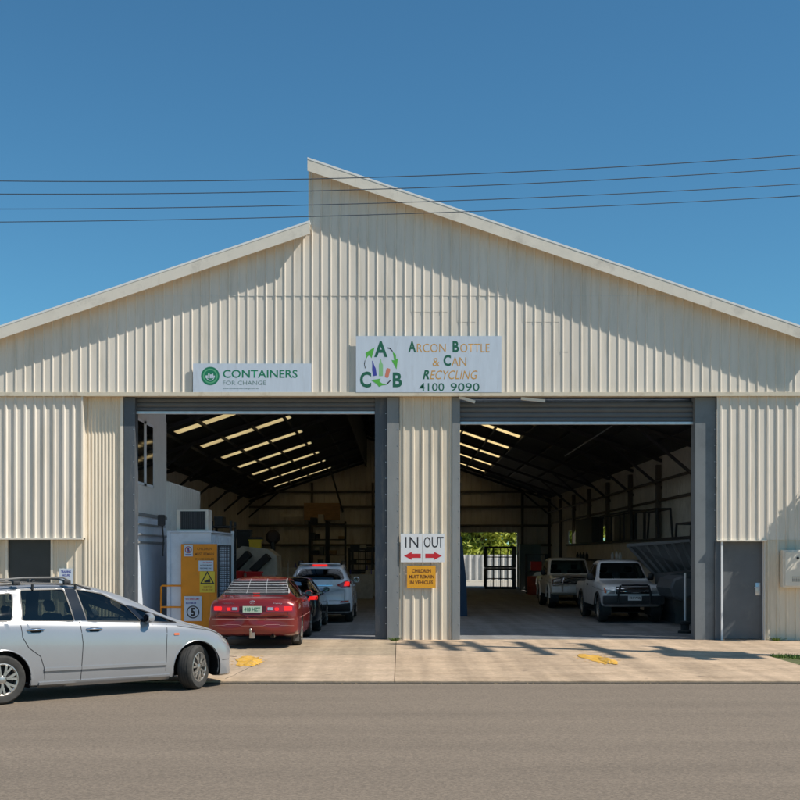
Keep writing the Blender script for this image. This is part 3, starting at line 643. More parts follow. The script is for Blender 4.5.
# ================================================================== utility pole, wires, tree
m_wood = mat('weathered_pole', (.16, .12, .085), .9, var=.25, vscale=2, stretch=(6, 6, .5), bump=.5)
PX, PY = 12.5, 20.4
pole = thing('utility_pole', 'tall timber power pole with crossarms and transformer right of the driveway', 'utility pole', (PX, PY, .03))
obj('pole', tube(B(), [(PX, PY, -.3), (PX, PY, 8), (PX, PY, 16.2)], .24, 14, r2=.15), m_wood, pole, smooth=True)
for i, (h, ln) in enumerate(((8.9, 1.6), (10.7, 1.8), (12.4, 1.7), (13.8, 1.4), (14.6, 1.3), (15.4, 1.2))):
    bm = B(); sx_ = -.15; beam(bm, (PX-sx_-.16, PY-ln, h), (PX+sx_-.16, PY+ln, h), .19, .16)
    a = obj('crossarm', bm, m_wood, pole)
    for t in (-.95, -.35, .35, .95):
        obj('insulator', lathe(B(), [(.03, 0), (.07, .06), (.05, .14), (.07, .2), (.05, .3), (.02, .38)], 'Z', 10, (PX-.16+sx_*t, PY+ln*t, h+.065)), mat('porcelain', (.25, .2, .15), .3), a, smooth=True)
bm = B(); box(bm, PX-.95, PX-.35, PY-.75, PY+.75, 7.0, 8.5, bev=.06); box(bm, PX-.36, PX-.1, PY-.2, PY+.2, 7.3, 8.1)
for q in (-.5, 0, .5): tube(bm, [(PX-.65, PY+q, 8.4), (PX-.65, PY+q, 8.85)], .06, 10)
obj('transformer', bm, m_steel2, pole, smooth=True)
tube_pts = [(PX-.25, PY-.3, 8.7), (PX-.5, PY-.9, 8.2), (PX-.9, PY-.7, 7.7), (PX-.6, PY, 8.4)]
obj('jumper_cable', tube(B(), tube_pts, .02, 6), m_black, pole)
for (za_, zb_, q) in ((8.9, 10.7, -1.2), (8.9, 7.6, 1.1), (12.4, 10.7, 1.3), (12.4, 13.8, -.9)):
    obj('jumper_cable', tube(B(), [(PX-.25, PY+q, za_), (PX-.75, PY+q*1.1, (za_+zb_)/2), (PX-.3, PY+q*.8, zb_)], .018, 6), m_black, pole)
wy = [19.25, 20.0, 20.75, 21.45]
def wz(x): return 7.93+.0045*(x+3.6)**2 if x > -3.6 else 7.93+.0026*(x+3.6)**2
offs = [(181, 155), (194, 168), (209, 184), (222, 196)]
for i, y in enumerate(wy):
    # heights fitted at three stations along the span, ends fixed on the crossarm
    za = Z(offs[i][0], y); zb = Z(offs[i][1], y); xa_, xb_ = X(0, y), X(800, y)
    zm = Z({0: 178.5, 1: 190.5, 2: 204.5, 3: 216}[i], y); xm_ = X(330, y)
    def q(x): return za*(x-xm_)*(x-xb_)/((xa_-xm_)*(xa_-xb_))+zm*(x-xa_)*(x-xb_)/((xm_-xa_)*(xm_-xb_))+zb*(x-xa_)*(x-xm_)/((xb_-xa_)*(xb_-xm_))
    pts = [(x, y, q(x)) for x in [-22+i*(PX-.16+22)/60 for i in range(61)]]
    bm = tube(B(), pts, .0072, 6); c = Vector(pts[30]); bm.transform(Matrix.Translation(-c))
    o = obj('power_line', bm, mat('cable_grey', (.045, .065, .09), .6, var=0), None, smooth=True); o.location = c
    tag(o, ['uppermost', 'second from top', 'third from top', 'lowest'][i]+' of the four dark power lines crossing the sky', 'power line', 'power lines crossing above the street')
def foliage(bm, c, r, n, ls, seed, clumps=14, mi=0):
    rnd = random.Random(seed); cl = []
    for i in range(clumps):
        while True:
            p = Vector((rnd.uniform(-1, 1), rnd.uniform(-1, 1), rnd.uniform(-1, 1)))
            if p.length < 1: break
        cl.append((Vector((c[0]+p.x*r[0]*.8, c[1]+p.y*r[1]*.8, c[2]+p.z*r[2]*.8)), rnd.uniform(.28, .55)*min(r)))
    for i in range(n):
        cc, rr = cl[rnd.randrange(clumps)]
        p = cc+Vector((rnd.gauss(0, 1), rnd.gauss(0, 1), rnd.gauss(0, .8)))*rr*.5
        a = Vector((rnd.uniform(-1, 1), rnd.uniform(-1, 1), rnd.uniform(-1, .4))).normalized(); b = a.cross(Vector((rnd.uniform(-1, 1), rnd.uniform(-1, 1), rnd.uniform(-1, 1)))).normalized()
        l = ls*rnd.uniform(.6, 1.3)
        bm.faces.new([bm.verts.new(q) for q in (p-a*l, p+b*l*.35, p+a*l, p-b*l*.35)]).material_index = mi
    return cl
def leafmat(name, col):
    m = mat(name, col, .6, var=.35, vscale=.9); n = m.node_tree.nodes; L = m.node_tree.links; b = n['Principled BSDF']; o = n['Material Output']
    t = n.new('ShaderNodeBsdfTranslucent'); L.new(b.inputs['Base Color'].links[0].from_socket, t.inputs[0]); mx = n.new('ShaderNodeMixShader'); mx.inputs[0].default_value = .35
    L.new(b.outputs[0], mx.inputs[1]); L.new(t.outputs[0], mx.inputs[2]); L.new(mx.outputs[0], o.inputs[0]); return m
m_leaf = leafmat('leaf_dark', (.055, .10, .02)); m_leafy = leafmat('leaf_yellow_green', (.46, .50, .08))
def tree(loc, h, r, cz, n, ls, seed, m, label, group=None, clumps=14, name='tree'):
    t = thing(name, label, 'tree', (loc[0], loc[1], 0), 0, group)
    bm = B(); cl = foliage(bm, (loc[0], loc[1], cz), r, n, ls, seed, clumps); obj('crown', bm, m, t)
    bm = B(); top = (loc[0], loc[1], cz-r[2]*.3); tube(bm, [(loc[0], loc[1], -.1), (loc[0]+.1, loc[1], cz*.4), top], .05*h**.6, 9, r2=.03*h**.6)
    for (p, rr) in cl: tube(bm, [(loc[0]+.05, loc[1], max(.3, cz-r[2]*.6)), (Vector(top)+p)/2+Vector((0, 0, -.1)), p], .035, 5, r2=.012)
    obj('trunk', bm, m_wood, t)
tree((10.9, 25.75), 6.5, (1.9, .6, 1.9), 3.9, 4200, .09, 21, m_leaf, 'small leafy tree beside the shed wall right of the meter box')
for i, (x, y, hh) in enumerate(((2.2, 93, 3.6), (5.9, 92, 3.2), (10.0, 94, 4.0), (14.5, 92, 3.8))):
    tree((x, y), 6, (3.4, 2.0, hh*1.05), 3.0+hh*.3, 12000, .28, 40+i, m_leafy, ['yellow green bushy tree at left behind the rear fence', 'yellow green bushy tree behind the rear fence, middle of the rear doorway', 'yellow green bushy tree at right behind the rear fence', 'yellow green bushy tree beyond the rear fence, rightmost'][i], 'trees beyond the rear fence', 26)
tree((13.2, 58), 5, (2.6, 6.0, 2.4), 3.2, 8000, .22, 55, m_leafy, 'yellow green tree seen through the side window of the shed', None, 26)
fn = thing('rear_fence', 'white ribbed metal fence beyond the rear doorway', 'fence', (4, 84, 0))
obj('fence_panel', ribbed(B(), -14, 22, 0, 1.95, 84, pitch=.46, depth=.10, crest=.10, base=.22), mat('fence_white', (.55, .53, .50), .6, var=.1), fn)
obj('rail', box(B(), -14, 22, 83.85, 83.88, .05, .2), m_trim, fn)
# ================================================================== vehicles
def pch(xs, ys, x):   # monotone-ish cubic through keys
    if x <= xs[0]: return ys[0]
    if x >= xs[-1]: return ys[-1]
    i = max(k for k in range(len(xs)) if xs[k] <= x); i = min(i, len(xs)-2)
    h = xs[i+1]-xs[i]; d = [(ys[k+1]-ys[k])/(xs[k+1]-xs[k]) for k in range(len(xs)-1)]
    def sl(k):
        if k == 0: return d[0]
        if k == len(xs)-1: return d[-1]
        if d[k-1]*d[k] <= 0: return 0
        return 2*d[k-1]*d[k]/(d[k-1]+d[k])
    t = (x-xs[i])/h; m0, m1 = sl(i)*h, sl(i+1)*h
    return (2*t**3-3*t**2+1)*ys[i]+(t**3-2*t**2+t)*m0+(-2*t**3+3*t**2)*ys[i+1]+(t**3-t**2)*m1
def car_shell(st, bend_f=.22, bend_r=.16, nx=90, crown=.035, rocker=.06):
    """st rows: x, zbot, zbelt, ztop, wbelt, wtop (rear to front, rear axle at x=0)."""
    xs = [s[0] for s in st]; x0, x1 = xs[0], xs[-1]; L_ = x1-x0
    grid = []; X_ = []
    for i in range(nx+1):
        u = i/nx; u = u-.28*sin(2*pi*u)/(2*pi)*1.0   # denser at the ends
        X_.append(x0+L_*u)
    for x in X_:
        zb, zs, zt, w, wt = [pch(xs, [s[k] for s in st], x) for k in range(1, 6)]
        g = max(0, zt-zs)
        P = [(0, zb), (w*.5, zb), (w*.86, zb), (w-rocker*.55, zb+.03), (w-.012, zb+.10), (w, zb+(zs-zb)*.33), (w+.004, zb+(zs-zb)*.6), (w-.006, zb+(zs-zb)*.85), (w-.03, zs-.012)]
        P.append((w-.05, zs+min(.012, g*.1)))
        r = min(.09, g*.35); top = zt-crown*min(1, g*4+.3)
        we = min(wt, w-.06)
        for t in (.25, .5, .75, 1): P.append((w-.05+(we-(w-.05))*(t**1.25), zs+min(.012, g*.1)+(max(zs+.001, top-r)-zs)*t))
        P.append((we-r*.30, top-r*.35)); P.append((we-r*.9, top)); 
        P += [(we*.66, top+(zt-top)*.62), (we*.34, top+(zt-top)*.93), (0, zt)]
        grid.append(P)
    bm = B(); rows = []; W0 = max(s[4] for s in st)
    def bx(x, y):
        q = (abs(y)/W0)**2.6
        f = max(0, min(1, (x-(x1-1.1))/1.1))**1.5; r = max(0, min(1, ((x0+.9)-x)/.9))**1.5
        return x-bend_f*q*f+bend_r*q*r
    for x, P in zip(X_, grid):
        full = P+[(-y, z) for (y, z) in P[-2:0:-1]]
        rows.append([bm.verts.new((bx(x, y), -y, z)) for (y, z) in full])
    m = len(rows[0])
    for i in range(nx):
        for k in range(m): bm.faces.new((rows[i][k], rows[i+1][k], rows[i+1][(k+1) % m], rows[i][(k+1) % m]))
    for e, sg in ((0, 1), (nx, -1)):
        cs = [(v.co.x, v.co.y, v.co.z) for v in rows[e]]; cz = sum(c[2] for c in cs)/m
        prev = rows[e]
        for s in (.92, .75, .45):
            ring = [bm.verts.new((c[0]-sg*.03*(1-s)*(1), c[1]*s, cz+(c[2]-cz)*s)) for c in cs]
            for k in range(m): bm.faces.new((prev[k], prev[(k+1) % m], ring[(k+1) % m], ring[k]))
            prev = ring
        bm.faces.new(prev)
    bmesh.ops.recalc_face_normals(bm, faces=bm.faces); return bm
def inpoly(p, poly):
    c = False; n = len(poly)
    for i in range(n):
        a, b = poly[i], poly[(i+1) % n]
        if (a[1] > p[1]) != (b[1] > p[1]) and p[0] < (b[0]-a[0])*(p[1]-a[1])/(b[1]-a[1])+a[0]: c = not c
    return c
def rpoly(pts, r=.04, k=3):
    out = []; n = len(pts)
    for i in range(n):
        p = Vector(pts[i]); a = Vector(pts[i-1])-p; b = Vector(pts[(i+1) % n])-p
        d = min(r, a.length*.45, b.length*.45); pa, pb = p+a.normalized()*d, p+b.normalized()*d
        for j in range(k+1):
            t = j/k; out.append(tuple(pa*(1-t)**2+p*2*t*(1-t)+pb*t*t))
    return out
def cut(bm, poly, axis, side, pred=None):
    """open the shell inside a polygon seen along an axis: 'y' -> (x,z), 'x' -> (y,z)."""
    bm.normal_update()
    ia, ib, ic = (0, 2, 1) if axis == 'y' else (1, 2, 0)
    x0, x1 = min(p[0] for p in poly)-.12, max(p[0] for p in poly)+.12; z0, z1 = min(p[1] for p in poly)-.12, max(p[1] for p in poly)+.12
    def cand(): return [f for f in bm.faces if (lambda c: c[ic]*side > 0 and x0 < c[ia] < x1 and z0 < c[ib] < z1 and f.normal[ic]*side > .12 and (pred is None or pred(c)))(f.calc_center_median())]
    n = len(poly)
    for i in range(n):
        a, b = poly[i], poly[(i+1) % n]; d = (b[0]-a[0], b[1]-a[1]); 
        if hypot(*d) < 1e-5: continue
        no = Vector((0, 0, 0)); no[ia] = -d[1]; no[ib] = d[0]; pc = Vector((0, 0, 0)); pc[ia] = a[0]; pc[ib] = a[1]
        mx_, my_ = (a[0]+b[0])/2, (a[1]+b[1])/2; rad = hypot(*d)/2+.10
        fs = [f for f in cand() if hypot(f.calc_center_median()[ia]-mx_, f.calc_center_median()[ib]-my_) < rad]
        g = list({v for f in fs for v in f.verts})+list({e for f in fs for e in f.edges})+fs
        bmesh.ops.bisect_plane(bm, geom=g, dist=1e-5, plane_co=pc, plane_no=no.normalized())
    bm.normal_update()
    dele = [f for f in cand() if (lambda c: inpoly((c[ia], c[ib]), poly))(f.calc_center_median())]
    bmesh.ops.delete(bm, geom=dele, context='FACES')
def wrap(bvh, poly, axis, side, off=.004, g=.05, thick=0, smooth=True, into=None, mi=0):
    """a patch with this outline laid over the body surface; 'z' -> (x,y) seen from above."""
    ia, ib, ic = {'y': (0, 2, 1), 'x': (1, 2, 0), 'z': (0, 1, 2)}[axis]
    bm = B(); vs = []
    for p in poly:
        c = [0, 0, 0]; c[ia] = p[0]; c[ib] = p[1]; vs.append(bm.verts.new(c))
    bm.faces.new(vs)
    for (i_, lo, hi) in ((ia, min(p[0] for p in poly), max(p[0] for p in poly)), (ib, min(p[1] for p in poly), max(p[1] for p in poly))):
        k = int((hi-lo)/g)
        for j in range(1, k+1):
            t = lo+(hi-lo)*j/(k+1); pc = Vector((0, 0, 0)); pc[i_] = t; no = Vector((0, 0, 0)); no[i_] = 1
            bmesh.ops.bisect_plane(bm, geom=bm.verts[:]+bm.edges[:]+bm.faces[:], dist=1e-6, plane_co=pc, plane_no=no)
    d = Vector((0, 0, 0)); d[ic] = -side
    for v in bm.verts:
        o = v.co.copy(); o[ic] = side*8
        h = bvh.ray_cast(o, d, 16)
        if h[0] is None:
            o[ic] = side*.5; q = bvh.find_nearest(o); v.co[ic] = q[0][ic]+side*off
        else:
            nn = h[1]; nn = nn if nn[ic]*side > 0 else -nn; v.co = h[0]+nn*off
    if thick:
        ed = [e for e in bm.edges if e.is_boundary]; r = bmesh.ops.extrude_edge_only(bm, edges=ed)
        for v in [x for x in r['geom'] if isinstance(x, bmesh.types.BMVert)]: v.co[ic] -= side*thick
    for f in bm.faces: f.material_index = mi
    if into is not None:
        me = bpy.data.meshes.new('t'); bm.to_mesh(me); bm.free(); into.from_mesh(me); bpy.data.meshes.remove(me); return into
    return bm
def strip(bvh, pts, w, axis, side, off=.0025, into=None, g=.06, mi=0, thick=0):
    """a narrow line along pts (panel gaps, mouldings)."""
    for i in range(len(pts)-1):
        a, b = Vector(pts[i]), Vector(pts[i+1]); d = (b-a).normalized(); n_ = Vector((-d.y, d.x))*w/2
        a2, b2 = a-d*w*.3, b+d*w*.3
        into = wrap(bvh, [tuple(a2+n_), tuple(b2+n_), tuple(b2-n_), tuple(a2-n_)], axis, side, off, g, into=into, mi=mi, thick=thick) if into is not None else wrap(bvh, [tuple(a2+n_), tuple(b2+n_), tuple(b2-n_), tuple(a2-n_)], axis, side, off, g, mi=mi, thick=thick)
    return into
def paint(name, col, metal=.3, rough=.32, dirt=None):
    return mat(name, col, rough, metal=metal, var=.03, vscale=2, coat=.8, dirt=dirt or tuple(c*.75 for c in col), dirt_scale=2.5, dirt_lo=.55, dirt_hi=.95)
m_tint = glass('tinted_glass', (.32, .36, .34)); m_dtint = glass('privacy_glass', (.035, .04, .04)); m_clear = glass('clear_glass', (.62, .68, .66))
m_chrome = mat('chrome', (.75, .75, .76), .12, metal=1, var=.02)
m_alloy = mat('alloy', (.50, .47, .43), .35, metal=.75, var=.15, vscale=9, dirt=(.2, .17, .13), dirt_scale=8)
m_cabin = mat('cabin_trim', (.045, .045, .048), .8, var=.1); m_seat = mat('seat_fabric', (.075, .075, .08), .9, var=.2, vscale=20); m_seatl = mat('seat_light', (.30, .28, .25), .9, var=.1)
m_tailred = mat('tail_red', (.35, .01, .01), .15, var=0, coat=1); m_tailon = mat('brake_lit', (.6, .015, .01), .2, var=0, em=((1, .02, .015), .8))
m_amber = mat('amber_lens', (.75, .16, .03), .2, var=0, coat=1); m_lens = mat('clear_lens', (.55, .56, .56), .08, metal=.4, var=.2, vscale=30, coat=1)
m_plate = mat('plate_white', (.72, .73, .72), .4, var=.02); m_plateg = mat('plate_green', (.50, .62, .50), .4, var=.02)
m_gap = mat('panel_gap', (.02, .02, .022), .8, var=0); m_dirtyrub = mat('tyre', (.045, .042, .038), .85, var=.3, vscale=9)
def wheel(parent, x, y, r, w, style, steer=0, rim_r=None, spokes=7, m_rim=None):
    """tyre with rim; outer face towards sign(y)."""
    s = 1 if y > 0 else -1; rr = rim_r or r*.66; t = w/2
    tf = Matrix.Translation((x, y-s*t, r)) @ Matrix.Rotation(steer, 4, 'Z')
    bm = B(); c = .022
    lathe(bm, [(rr-.01, -s*t*.9), (rr+.012, -s*t*.97), (r*.9, -s*t), (r-c*.6, -s*t*.82), (r, -s*t*.5), (r, 0), (r, s*t*.5), (r-c*.6, s*t*.82), (r*.9, s*t), (r*.80, s*t*1.0), (rr+.012, s*t*.95), (rr-.005, s*t*.88)], 'Y', 48, caps=False)
    for k in range(4):   # tread grooves
        yy = -t*.55+k*t*.37
        lathe(bm, [(r+.0008, yy-.004), (r+.0008, yy+.004)], 'Y', 48, mi=1, caps=False)
    recalc(bm); bm.transform(tf); ty = obj('wheel', bm, [m_dirtyrub, m_gap], parent, smooth=True, local=True)
    bm = B(); mr = m_rim or m_alloy
    lathe(bm, [(rr, s*t*.90), (rr-.012, s*t*.93), (rr-.026, s*t*.84), (rr-.035, s*t*.3)], 'Y', 40, caps=False)
    lathe(bm, [(.001, s*t*.42), (rr-.03, s*t*.40)], 'Y', 24, mi=1, caps=False)
    if style == 'y':
        for k in range(spokes):
            a = 2*pi*k/spokes+.2
            for da in (-.19, .19):
                p0 = Vector((.055*cos(a), s*t*.84, .055*sin(a))); p1 = Vector((rr*.5*cos(a+da*.55), s*t*.86, rr*.5*sin(a+da*.55))); p2 = Vector(((rr-.02)*cos(a+da), s*t*.86, (rr-.02)*sin(a+da)))
                beam(bm, p0, p1, .026, .03); beam(bm, p1, p2, .024, .03)
    elif style == 'star':
        for k in range(spokes):
            a = 2*pi*k/spokes+.3; beam(bm, (.03*cos(a), s*t*.8, .03*sin(a)), ((rr-.02)*cos(a), s*t*.84, (rr-.02)*sin(a)), .055, .03)
    else:
        lathe(bm, [(.05, s*t*.75), (rr*.6, s*t*.8), (rr*.8, s*t*.55), (rr-.03, s*t*.6)], 'Y', 32, caps=False)
    lathe(bm, [(.001, s*t*.98), (.03, s*t*.97), (.055, s*t*.86), (.06, s*t*.5)], 'Y', 20, caps=False)
    for k in range(5):
        a = 2*pi*k/5; lathe(bm, [(.007, s*t*.93), (.008, s*t*.8)], 'Y', 6, (.045*1.6*cos(a), 0, .045*1.6*sin(a)), mi=1)
    recalc(bm); bm.transform(tf); obj('rim', bm, [mr, m_gap], ty, smooth=True, local=True, ang=40)
    return ty
def arch_liner(parent, x, w, r):
    for s in (1, -1):
        bm = B(); n_ = 28; ra, rb = [], []
        for k in range(n_+1):
            a = -.35+(pi+.7)*k/n_
            p = (x+r*cos(a), r*sin(a)*1.0)
            ra.append(bm.verts.new((p[0], s*(w-.012), .33*0+p[1]+ARZ[0]))); rb.append(bm.verts.new((p[0], s*(w-.32), p[1]+ARZ[0])))
        for k in range(n_): bm.faces.new((ra[k], ra[k+1], rb[k+1], rb[k]))
        bm.faces.new(rb)
        obj('wheel_arch', bm, m_black, parent, local=True)
ARZ = [.32]
def seat(parent, x, y, w, m, z=.38, h=.62, name='seat'):
    bm = B(); box(bm, x-.05, x+.46, y-w/2, y+w/2, z-.12, z+.04, bev=.03)
    t = len(bm.verts); b2 = B(); box(b2, -.06, .06, y-w/2, y+w/2, 0, h, bev=.035); b2.transform(Matrix.Translation((x, 0, z)) @ Matrix.Rotation(-.28, 4, 'Y'))
    me = bpy.data.meshes.new('t'); b2.to_mesh(me); b2.free(); bm.from_mesh(me); bpy.data.meshes.remove(me)
    o = obj(name, bm, m, parent, local=True, smooth=True)
    bm = B()
    for yy in ([y] if w < .7 else [y-w*.28, y+w*.28]):
        b2 = B(); box(b2, -.045, .045, yy-.12, yy+.12, h+.03, h+.2, bev=.04); b2.transform(Matrix.Translation((x, 0, z)) @ Matrix.Rotation(-.28, 4, 'Y'))
        me = bpy.data.meshes.new('t'); b2.to_mesh(me); b2.free(); bm.from_mesh(me); bpy.data.meshes.remove(me)
    obj('headrest', bm, m, o, local=True, smooth=True)
def build_car(name, label, cat, loc, rz, st, wb, r, tw, mp, side, front=None, rear=None, glass_m=None, rear_glass=None, arch=.07, rim=('star', 5), seats=None, steer=0, bend=(.22, .16), crown=.035, group=None, archw=None, m_rim=None, arch_lip=True, rocker=.06):
    """side: list of window outlines in (x,z); front/rear: (y,z) outlines of the screens."""
    t = thing(name, label, cat, loc, rz, group)
    base = car_shell(st, bend[0], bend[1], crown=crown, rocker=rocker); bvh = BVHTree.FromBMesh(base)
    W0 = max(s[4] for s in st); xm = wb/2
    ra = r+arch
    for xa in (0, wb):
        circ = [(xa+ra*cos(2*pi*k/26), r+ra*sin(2*pi*k/26)*1.0) for k in range(26)]
        circ = [p for p in circ if p[1] > .02]
        circ = [(xa+ra*cos(a), r+ra*sin(a)) for a in [(-.42+(pi+.84)*k/24) for k in range(25)]]
        circ = circ+[(circ[-1][0], 0.02), (circ[0][0], .02)]
        for s in (1, -1): cut(base, circ, 'y', s, pred=lambda c: abs(c.y) > W0*.6)
    base.normal_update()
    bmesh.ops.delete(base, geom=[f for f in base.faces if f.normal.z < -.8 and f.calc_center_median().z < .6 and min(abs(f.calc_center_median().x), abs(f.calc_center_median().x-wb)) < ra and abs(f.calc_center_median().y) > W0-.34], context='FACES')
    for p in side:
        for s in (1, -1): cut(base, p, 'y', s)
    if front: cut(base, front, 'x', 1)
    if rear: cut(base, rear, 'x', -1)
    body = obj('body', base, mp, t, smooth=True, local=True, ang=38)
    ARZ[0] = r; arch_liner(t, 0, W0, ra+.006); arch_liner(t, wb, W0, ra+.006)
    if arch_lip:   # painted lip round each arch
        for xa in (0, wb):
            for s in (1, -1):
                pts = []; bm = B()
                for k in range(21):
                    a = -.25+(pi+.5)*k/20; p = (xa+(ra+.005)*cos(a), r+(ra+.005)*sin(a))
                    h = bvh.ray_cast(Vector((p[0], s*8, p[1])), Vector((0, -s, 0)), 16)
                    if h[0] is not None: pts.append(h[0]+Vector((0, -s*.004, 0)))
                if len(pts) > 3: tube(bm, pts, .009, 6)
                obj('arch_lip', bm, mp, t, smooth=True, local=True)
    for i, p in enumerate(side):
        gm = glass_m[i] if isinstance(glass_m, (list, tuple)) else (glass_m or m_tint)
        for s in (1, -1): obj('side_window', wrap(bvh, p, 'y', s, -.006, .08), gm, t, smooth=True, local=True)
    for p in side:   # black rubber frame round every opening
        for s in (1, -1):
            q = p+[p[0]]; bm = B()
            for a, b in zip(q[:-1], q[1:]):
                if hypot(a[0]-b[0], a[1]-b[1]) > 1e-4: strip(bvh, [a, b], .016, 'y', s, .002, into=bm)
            obj('window_seal', bm, m_black, t, smooth=True, local=True)
    if front: obj('windscreen', wrap(bvh, front, 'x', 1, -.006, .1), m_clear, t, smooth=True, local=True)
    if rear: obj('rear_window', wrap(bvh, rear, 'x', -1, -.006, .1), rear_glass or m_tint, t, smooth=True, local=True)
    # cabin
    zf = .24
    bm = B(); box(bm, -.6, wb-.45, -W0+.12, W0-.12, zf, zf+.02); box(bm, wb-.75, wb-.35, -W0+.13, W0-.13, zf+.2, max(.5, (seats or {}).get('dash', .93)), bev=.05)
    obj('cabin_floor', bm, m_cabin, t, local=True)
    if seats:
        ms = seats.get('m', m_seat); sx0 = seats['x']; z = seats.get('z', .42)
        for y in (.37, -.37): seat(t, sx0, y, .5, ms, z, seats.get('h', .62))
        for x in seats.get('rear', []): seat(t, x, 0, 1.25, ms, z, seats.get('h', .62)-.04, 'rear_seat')
        bm = B(); dv = seats.get('driver', -1); c = Vector((sx0+.62, dv*.37, z+.40)); pts = [c+Vector((-.05*sin(a)*1.2, .18*cos(a), .18*sin(a))) for a in [2*pi*k/20 for k in range(21)]]
        tube(bm, pts, .014, 6, caps=False); tube(bm, [c, c+Vector((.3, 0, -.12))], .03, 8); beam(bm, c+Vector((0, -.17, 0)), c+Vector((0, .17, 0)), .03, .02)
        obj('steering_wheel', bm, m_black, t, smooth=True, local=True)
    wy = (archw or W0)-.012
    for xa in (0, wb):
        for s in (1, -1): wheel(t, xa, s*wy, r, tw, rim[0], steer if xa else 0, spokes=rim[1], m_rim=m_rim)
    return t, bvh, body
def deco(t, bvh, name, items, m, axis, side, off=.006, thick=.02, g=.05, **k):
    bm = B()
    for p in items: wrap(bvh, p, axis, side, off, g, thick, into=bm)
    return obj(name, bm, m, t, smooth=True, local=True, **k)
def rect(a0, a1, b0, b1): return [(a0, b0), (a1, b0), (a1, b1), (a0, b1)]
def handles(t, bvh, pos, m, W0, both=True):
    for (x, z) in pos:
        for s in ((1, -1) if both else (-1,)):
            h = bvh.ray_cast(Vector((x, s*8, z)), Vector((0, -s, 0)), 16)[0]
            bm = B(); wrap(bvh, rpoly(rect(x-.075, x+.075, z-.032, z+.026), .03), 'y', s, .002, .03, into=bm, mi=1)
            y = h.y; tube(bm, [(x-.115, y+s*.004, z+.004), (x-.09, y+s*.024, z+.008), (x+.06, y+s*.026, z+.008), (x+.105, y+s*.004, z+.002)], .014, 8)
            obj('handle', bm, [m, m_gap], t, smooth=True, local=True)
def mirror(t, x, z, W0, m, sx=.11, sy=.2, sz=.15):
    for s in (1, -1):
        y = s*(W0+.02); bm = B()
        lathe(bm, [(.001, -.5), (.30, -.47), (.44, -.32), (.5, 0), (.47, .25), (.34, .44), (.001, .5)], 'Y', 18)
        bm.transform(Matrix.Translation((x, y, z)) @ Matrix.Diagonal((sx*1.1, sy*.9, sz*1.1, 1)))
        for v in bm.verts:
            if v.co.x < x-sx*.30: v.co.x = x-sx*.30
        o = obj('mirror', bm, m, t, smooth=True, local=True)
        bm = B(); beam(bm, (x+.02, s*(W0-.10), z-.05), (x+.01, s*(W0+.0), z-.04), .05, .035); obj('bracket', bm, m_black, o, local=True)
        bm = B(); a = [(x-sx*.30-.003, y+sy*.36*cos(q), z+sz*.40*sin(q)) for q in [2*pi*k/20 for k in range(20)]]
        bm.faces.new([bm.verts.new(p) for p in a]); obj('mirror_glass', bm, mat('mirror_glass', (.10, .11, .13), .05, metal=1, var=0), o, local=True)
def plate(t, x, z, w, h, sgn, m, txt=None, mt=None, y=0):
    bm = box(B(), x-.006, x+.006, y-w/2, y+w/2, z-h/2, z+h/2); o = obj('number_plate', bm, m, t, local=True)
    if txt:
        xf = Matrix.Translation((x+sgn*.009, y, z)) @ Matrix.Rotation(pi/2*sgn, 4, 'Z')
        b = text(o, txt, -w*.42, w*.42, -h*.3, h*.3, 0, mt or m_ink, bold=.02, xf=xf); obj('lettering', b, mt or m_ink, o, local=True)
    return o
# ---------------------------------------------------------------- silver wagon
P_sil = paint('silver_paint', (.345, .35, .365), .30, .24, (.32, .32, .32))
st = [(-.98, .50, .70, .80, .62, .48), (-.96, .34, .84, 1.02, .76, .58), (-.86, .24, .98, 1.30, .85, .60), (-.62, .21, 1.05, 1.47, .885, .62), (0, .20, 1.06, 1.53, .90, .63), (.7, .19, 1.03, 1.555, .90, .64), (1.25, .18, .995, 1.53, .90, .65),
      (1.6, .18, .98, 1.455, .90, .67), (2.05, .18, .955, 1.285, .898, .70), (2.5, .18, .93, 1.075, .893, .735), (2.75, .18, .905, .985, .89, .75), (3.1, .18, .85, .905, .875, .74), (3.36, .17, .78, .83, .86, .71), (3.54, .16, .69, .73, .82, .66), (3.65, .16, .60, .63, .78, .57), (3.69, .19, .53, .56, .73, .5)]
side = [rpoly([(-.66, 1.075), (.14, 1.075), (.22, 1.43), (-.40, 1.40)], .05), rpoly([(.27, 1.075), (.99, 1.045), (.93, 1.472), (.33, 1.468)], .035),
        rpoly([(1.17, 1.04), (1.99, 1.0), (1.80, 1.225), (1.46, 1.40), (1.10, 1.47)], .03), rpoly([(2.05, .997), (2.55, .968), (2.32, 1.068), (1.88, 1.215)], .02)]
TH = R(39)
sil, bvh, _ = build_car('parked_wagon', 'silver station wagon with roof bars waiting on the road at far left', 'car', (-5.1+.9*-sin(TH), 15.42+.9*cos(TH), 0), TH, st, 2.83, .322, .215, P_sil, side,
    front=rpoly([(-.66, 1.03), (.66, 1.03), (.55, 1.46), (-.55, 1.46)], .06), rear=rpoly([(-.55, 1.08), (.55, 1.08), (.48, 1.38), (-.48, 1.38)], .05),
    glass_m=[m_tint, m_tint, m_tint, m_tint], rim=('y', 7), seats=dict(x=1.35, rear=[.45, -.35], z=.50, dash=.98), steer=R(33), bend=(.40, .2), arch=.055)
g = B()
